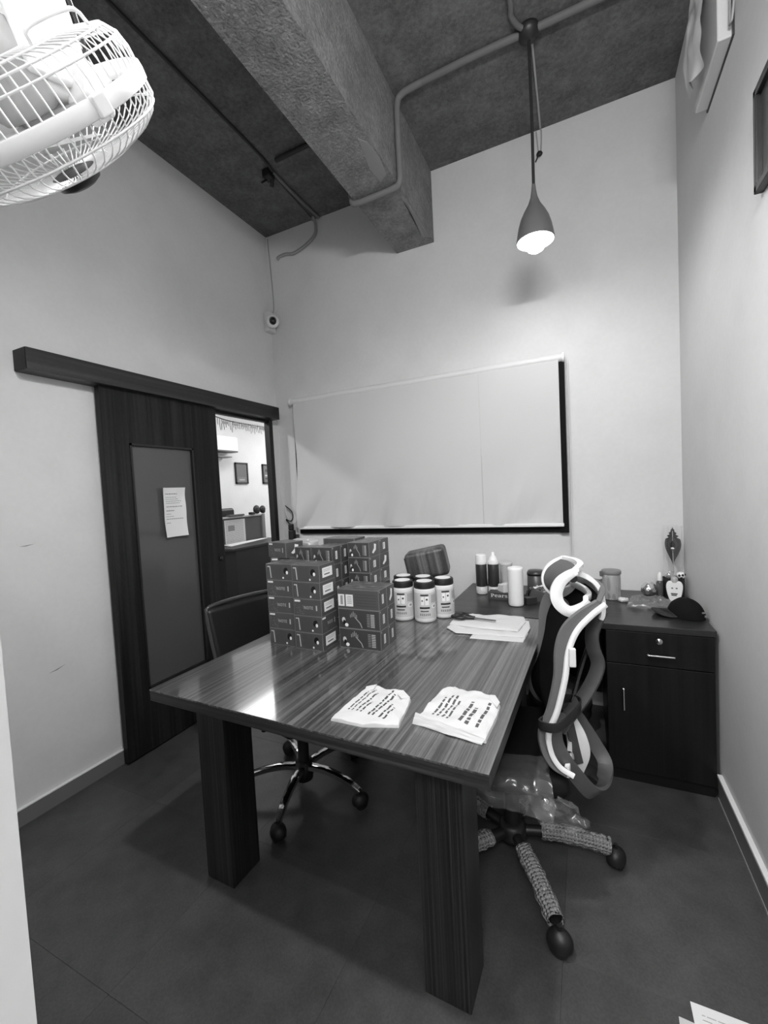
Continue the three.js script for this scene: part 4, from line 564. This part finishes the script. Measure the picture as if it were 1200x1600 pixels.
  const fs = new THREE.Shape(); fs.moveTo(-0.018, 0); fs.lineTo(0.018, 0); fs.quadraticCurveTo(0.033, 0.04, 0.034, 0.075); fs.quadraticCurveTo(0.034, 0.1, 0.018, 0.102); fs.lineTo(-0.018, 0.102); fs.quadraticCurveTo(-0.034, 0.1, -0.034, 0.075); fs.quadraticCurveTo(-0.033, 0.04, -0.018, 0);
  mesh('body', new THREE.ExtrudeGeometry(fs, { depth: 0.014, bevelSize: 0.004, bevelThickness: 0.005, bevelSegments: 3 }).translate(0, 0.004, -0.007), m.white, hs); mesh('cap', lathe([[0.016, 0.105], [0.016, 0.125], [0.008, 0.135], [0, 0.136]], 20), M(0.4, 0.4), hs);
  for (const [a, b, w] of [[-0.014, 0.07, 0.008], [0.006, 0.07, 0.008], [-0.016, 0.04, 0.03], [-0.014, 0.032, 0.024]]) mesh('printed_mark', bx(a, a + w, b, b + 0.006, 0.0121, 0.0128), M(0.05, 0.6), hs);
  // baseball cap
  const cp = thing('baseball_cap', 'black baseball cap lying at the right end of the counter', 'cap', [2.775, y + 0.0015, 0.50], 0.4);
  { const g = new THREE.SphereGeometry(0.078, 36, 18, 0, 6.2832, 0, 1.57), p = g.attributes.position; for (let i = 0; i < p.count; i++) { const X = p.getX(i), Y = p.getY(i), Z = p.getZ(i); p.setXYZ(i, X * 0.92, Y * 1.1 + 0.004 * nz(X * 30, Y * 30, Z * 30), Z * 1.15); } g.computeVertexNormals(); const cr = mesh('crown', g, M(0.006, 0.9, { specularIntensity: 0.3 }), cp); mesh('button', new THREE.SphereGeometry(0.006, 10, 8).translate(0, 0.087, 0), M(0.015, 0.8), cr); }
  { const sh = new THREE.Shape(); sh.moveTo(-0.07, 0); sh.quadraticCurveTo(-0.075, 0.085, 0, 0.09); sh.quadraticCurveTo(0.075, 0.085, 0.07, 0); sh.quadraticCurveTo(0, 0.045, -0.07, 0); const g = new THREE.ExtrudeGeometry(sh, { depth: 0.003, bevelSize: 0.001, bevelThickness: 0.001, curveSegments: 20 }).rotateX(Math.PI / 2), p = g.attributes.position; for (let i = 0; i < p.count; i++) p.setY(i, p.getY(i) + 0.026 - 3.6 * p.getX(i) ** 2 + 0.0); g.computeVertexNormals(); g.rotateY(-1.9).translate(-0.045, 0, -0.025); mesh('brim', g, M(0.02, 0.8), cp); }
  mesh('strap_buckle', merge(rb(0.03, 0.045, 0.012, 0.022, 0.075, 0.085, 0.002), rb(0.02, 0.035, 0.03, 0.037, 0.073, 0.083, 0.002)), m.steel, cp);
}

// ---------------------------------------------------------------- back left corner: socket, adapter, plastic bundle
{
  const s = thing('power_adapter', 'black power adapter with a looping cable on the wall by the door jamb', 'adapter', [0, 0, 0]);
  mesh('socket_plate', rb(0.06, 0.16, 1.02, 1.10, 0, 0.012, 0.003), M(0.08, 0.5), s); mesh('plug', rb(0.085, 0.135, 1.06, 1.14, 0.012, 0.055, 0.008), m.black, s); mesh('plug_top', rb(0.08, 0.12, 1.14, 1.19, 0.012, 0.045, 0.008), m.black, s);
  mesh('cable', tube([[0.10, 1.18, 0.03], [0.07, 1.21, 0.03], [0.05, 1.23, 0.025], [0.10, 1.215, 0.03], [0.125, 1.245, 0.03], [0.12, 1.29, 0.03], [0.09, 1.32, 0.03], [0.06, 1.335, 0.02], [0.04, 1.345, 0.012]], 0.005, 60, 6), m.black, s); mesh('pale_lead', tube([[0.045, 1.34, 0.02], [0.05, 1.28, 0.02], [0.065, 1.24, 0.02], [0.055, 1.2, 0.02]], 0.006, 24, 6), m.offWhite, s);
  tag(mesh('plastic_bundle', crumple(new RoundedBoxGeometry(0.15, 0.06, 0.1, 6, 0.02).translate(0.975, 0.75 + 5 * 0.0745 + 0.042, 1.075), 0.012, 22), M(0.55, 0.3, { transmission: 0.25 })), 'crumpled clear plastic bundle lying behind the askew small box', 'bundle');
  for (let k = 0; k < 5; k++) carton(0.905, 1.045, 0.75 + k * 0.0745, 0.0745, 1.132, 0.105, 'word', 'label', `${k === 0 ? 'bottom' : ord[4 - k]} box of the far left column under the plastic bundle`, 0);
}

// ---------------------------------------------------------------- next office
{
  const ac = thing('air_conditioner', 'white split air conditioner on the far wall of the next office', 'air conditioner', [0, 0, 0]);
  mesh('housing', rb(-2.6, -2.4, 2.135, 2.36, -2.06, -1.3, 0.02, 3), m.white, ac); mesh('vent_slot', bx(-2.55, -2.397, 2.13, 2.15, -2.04, -1.32), M(0.1, 0.5), ac); mesh('louver', rb(-2.58, -2.42, 2.05, 2.066, -1.94, -1.4, 0.004), M(0.2, 0.5), ac);
  const fr = (z0, z1, y0, y1, label, img) => { const f = thing('framed_certificate', label, 'picture', [0, 0, 0], 0, 'framed prints in the next office'); const x0 = -2.6, x1 = -2.575, t = 0.022; mesh('frame', merge(bx(x0, x1, y0, y1, z0, z0 + t), bx(x0, x1, y0, y1, z1 - t, z1), bx(x0, x1, y0, y0 + t, z0, z1), bx(x0, x1, y1 - t, y1, z0, z1)), M(0.02, 0.5), f); mesh('print', bx(x0, x1 - 0.01, y0, y1, z0, z1), [M(0.95, 0.5, { map: img }), M(0.2), M(0.2), M(0.2), M(0.2), M(0.2)], f); };
  const im1 = canvasTex(128, 192, (x, w, h) => { x.fillStyle = gs(120); x.fillRect(0, 0, w, h); x.fillStyle = gs(105); x.fillRect(20, 20, 88, 110); x.fillStyle = gs(170); x.fillRect(36, 150, 56, 12); }), im2 = canvasTex(128, 192, (x, w, h) => { x.fillStyle = gs(110); x.fillRect(0, 0, w, h); x.fillStyle = gs(70); x.fillRect(28, 50, 72, 26); x.fillStyle = gs(180); x.fillRect(24, 104, 80, 16); x.fillStyle = gs(60); x.fillRect(24, 136, 80, 14); });
  fr(-2.425, -2.155, 1.665, 2.0, 'framed print below the air conditioner in the next office', im1); fr(-3.08, -2.78, 1.665, 1.995, 'framed print half hidden by the door jamb in the next office', im2);
  // workstation
  const d = thing('office_desk', 'dark workstation desk with a low partition in the next office', 'desk', [0, 0, 0]);
  mesh('desk_top', rb(-2.02, -1.5, 0.80, 0.825, -2.1, -0.9, 0.003), M(0.03, 0.5), d); mesh('front_panel', bx(-1.98, -1.96, 0, 0.80, -2.1, -0.9), M(0.02, 0.5), d); mesh('side_panel', bx(-2.0, -1.5, 0, 0.80, -2.12, -2.1), M(0.02, 0.5), d); mesh('partition_panel', rb(-2.04, -2.02, 0.6, 1.165, -2.02, -1.0, 0.004), M(0.07, 0.7), d); mesh('partition_cap', rb(-2.05, -2.01, 1.165, 1.19, -2.06, -1.0, 0.004), M(0.4, 0.5), d); mesh('partition_post', rb(-2.05, -2.0, 0.0, 1.19, -2.09, -2.03, 0.004), M(0.2, 0.5), d); mesh('drawer_block', bx(-1.95, -1.55, 0.0, 0.8, -2.09, -1.0), M(0.015, 0.5), d);
  const nw = canvasTex(256, 256, (x, w, h) => { x.fillStyle = gs(205); x.fillRect(0, 0, w, h); const rows = []; for (let i = 0; i < 24; i++) rows.push([0.05 + i * 0.038, 0.86, 0.012]); textLines(x, w, h, rows, 120, 0.05); x.fillStyle = gs(130); x.fillRect(40, 60, 80, 60); });
  const np = mesh('newspaper_sheet', new THREE.BoxGeometry(0.004, 0.32, 0.38), [M(0.9, .8, { map: nw }), m.paper, m.paper, m.paper, m.paper, m.paper]); np.position.set(-2.017, 0.985, -1.49); tag(np, 'newspaper sheet pinned to the partition in the next office', 'paper');
  tag(mesh('desk_papers', pillow([[-1.95, -1.2], [-1.72, -1.1], [-1.8, -1.5], [-1.9, -2.0], [-1.98, -1.98]], 0.826, 0.006, { amp: 0.004, s: 4 }), m.paper), 'loose papers along the desk edge in the next office', 'paper');
  const hp = (z, y, r, l) => { const o = thing('headset', l, 'headset', [-2.03, y, z], 0, 'dark headsets on the partition'); mesh('ear_cup', crumple(new THREE.SphereGeometry(r, 18, 14).scale(.7, 1, 1), 0.008, 20), m.black, o); mesh('headband', new THREE.TorusGeometry(r * 0.9, 0.012, 8, 24, 3.2).rotateY(Math.PI / 2).translate(0, r * 0.1, 0), m.black, o); };
  hp(-1.95, 1.25, 0.06, 'left one of two black headsets on the office partition'); hp(-2.08, 1.245, 0.055, 'right one of two black headsets on the office partition');
  tag(mesh('desk_lamp_base', rb(-2.05, -1.99, 1.19, 1.225, -1.88, -1.8, 0.006), m.black), 'small black block on the partition top in the next office', 'block');
  tag(mesh('keyboard', rb(-2.06, -1.99, 1.19, 1.213, -1.66, -1.38, 0.004), M(0.08, 0.5)), 'dark keyboard lying on the partition top in the next office', 'keyboard');
  const mo = thing('dark_monitor', 'dark rounded monitor back at the door edge in the next office', 'monitor', [0, 0, 0]); mesh('screen_shell', rb(-2.3, -2.22, 1.05, 1.3, -1.72, -1.2, 0.04, 4), m.black, mo); mesh('stand', bx(-2.28, -2.24, 0.0, 1.06, -1.5, -1.4), m.black, mo);
  // fringe garland with pale tags near the office ceiling
  const ga = thing('fringe_garland', 'foil fringe garland with pale tags hung across the next office', 'garland', [0, 0, 0]);
  mesh('string', tube([[-0.038, 2.5, 0.98], [-0.9, 2.4, 0.4], [-1.2, 2.315, -0.5], [-1.2, 2.29, -1.0], [-1.2, 2.31, -1.5], [-0.9, 2.38, -2.2], [-0.038, 2.5, -2.7]], 0.006, 50, 6), m.darkGrey, ga);
  const fm = M(0.3, 0.6, { transmission: 0.25 }); for (let i = 0; i < 60; i++) { const z = 0.1 - i * 0.03, l = 0.05 + 0.11 * Math.abs(nz(i * 0.6, 2)) + 0.04 * rnd(); mesh('fringe_strip', band([[-1.22, 2.31, z], [-1.222, 2.31 - l * 0.5, z + 0.004 * rnd()], [-1.22 + 0.01 * rnd(), 2.31 - l, z + 0.01 * rnd()]], V(0.2, 0, 1), 0.012, 0.001, 6), fm, ga); }
  for (let i = 0; i < 6; i++) mesh('pale_tag', rb(-1.2, -1.19, 2.255, 2.285, -0.66 - i * 0.15, -0.56 - i * 0.15, 0.003), m.white, ga);
}

scene.traverse(o => { if (o.isMesh) { o.castShadow = true; o.receiveShadow = true; } });
renderer.render(scene, camera);
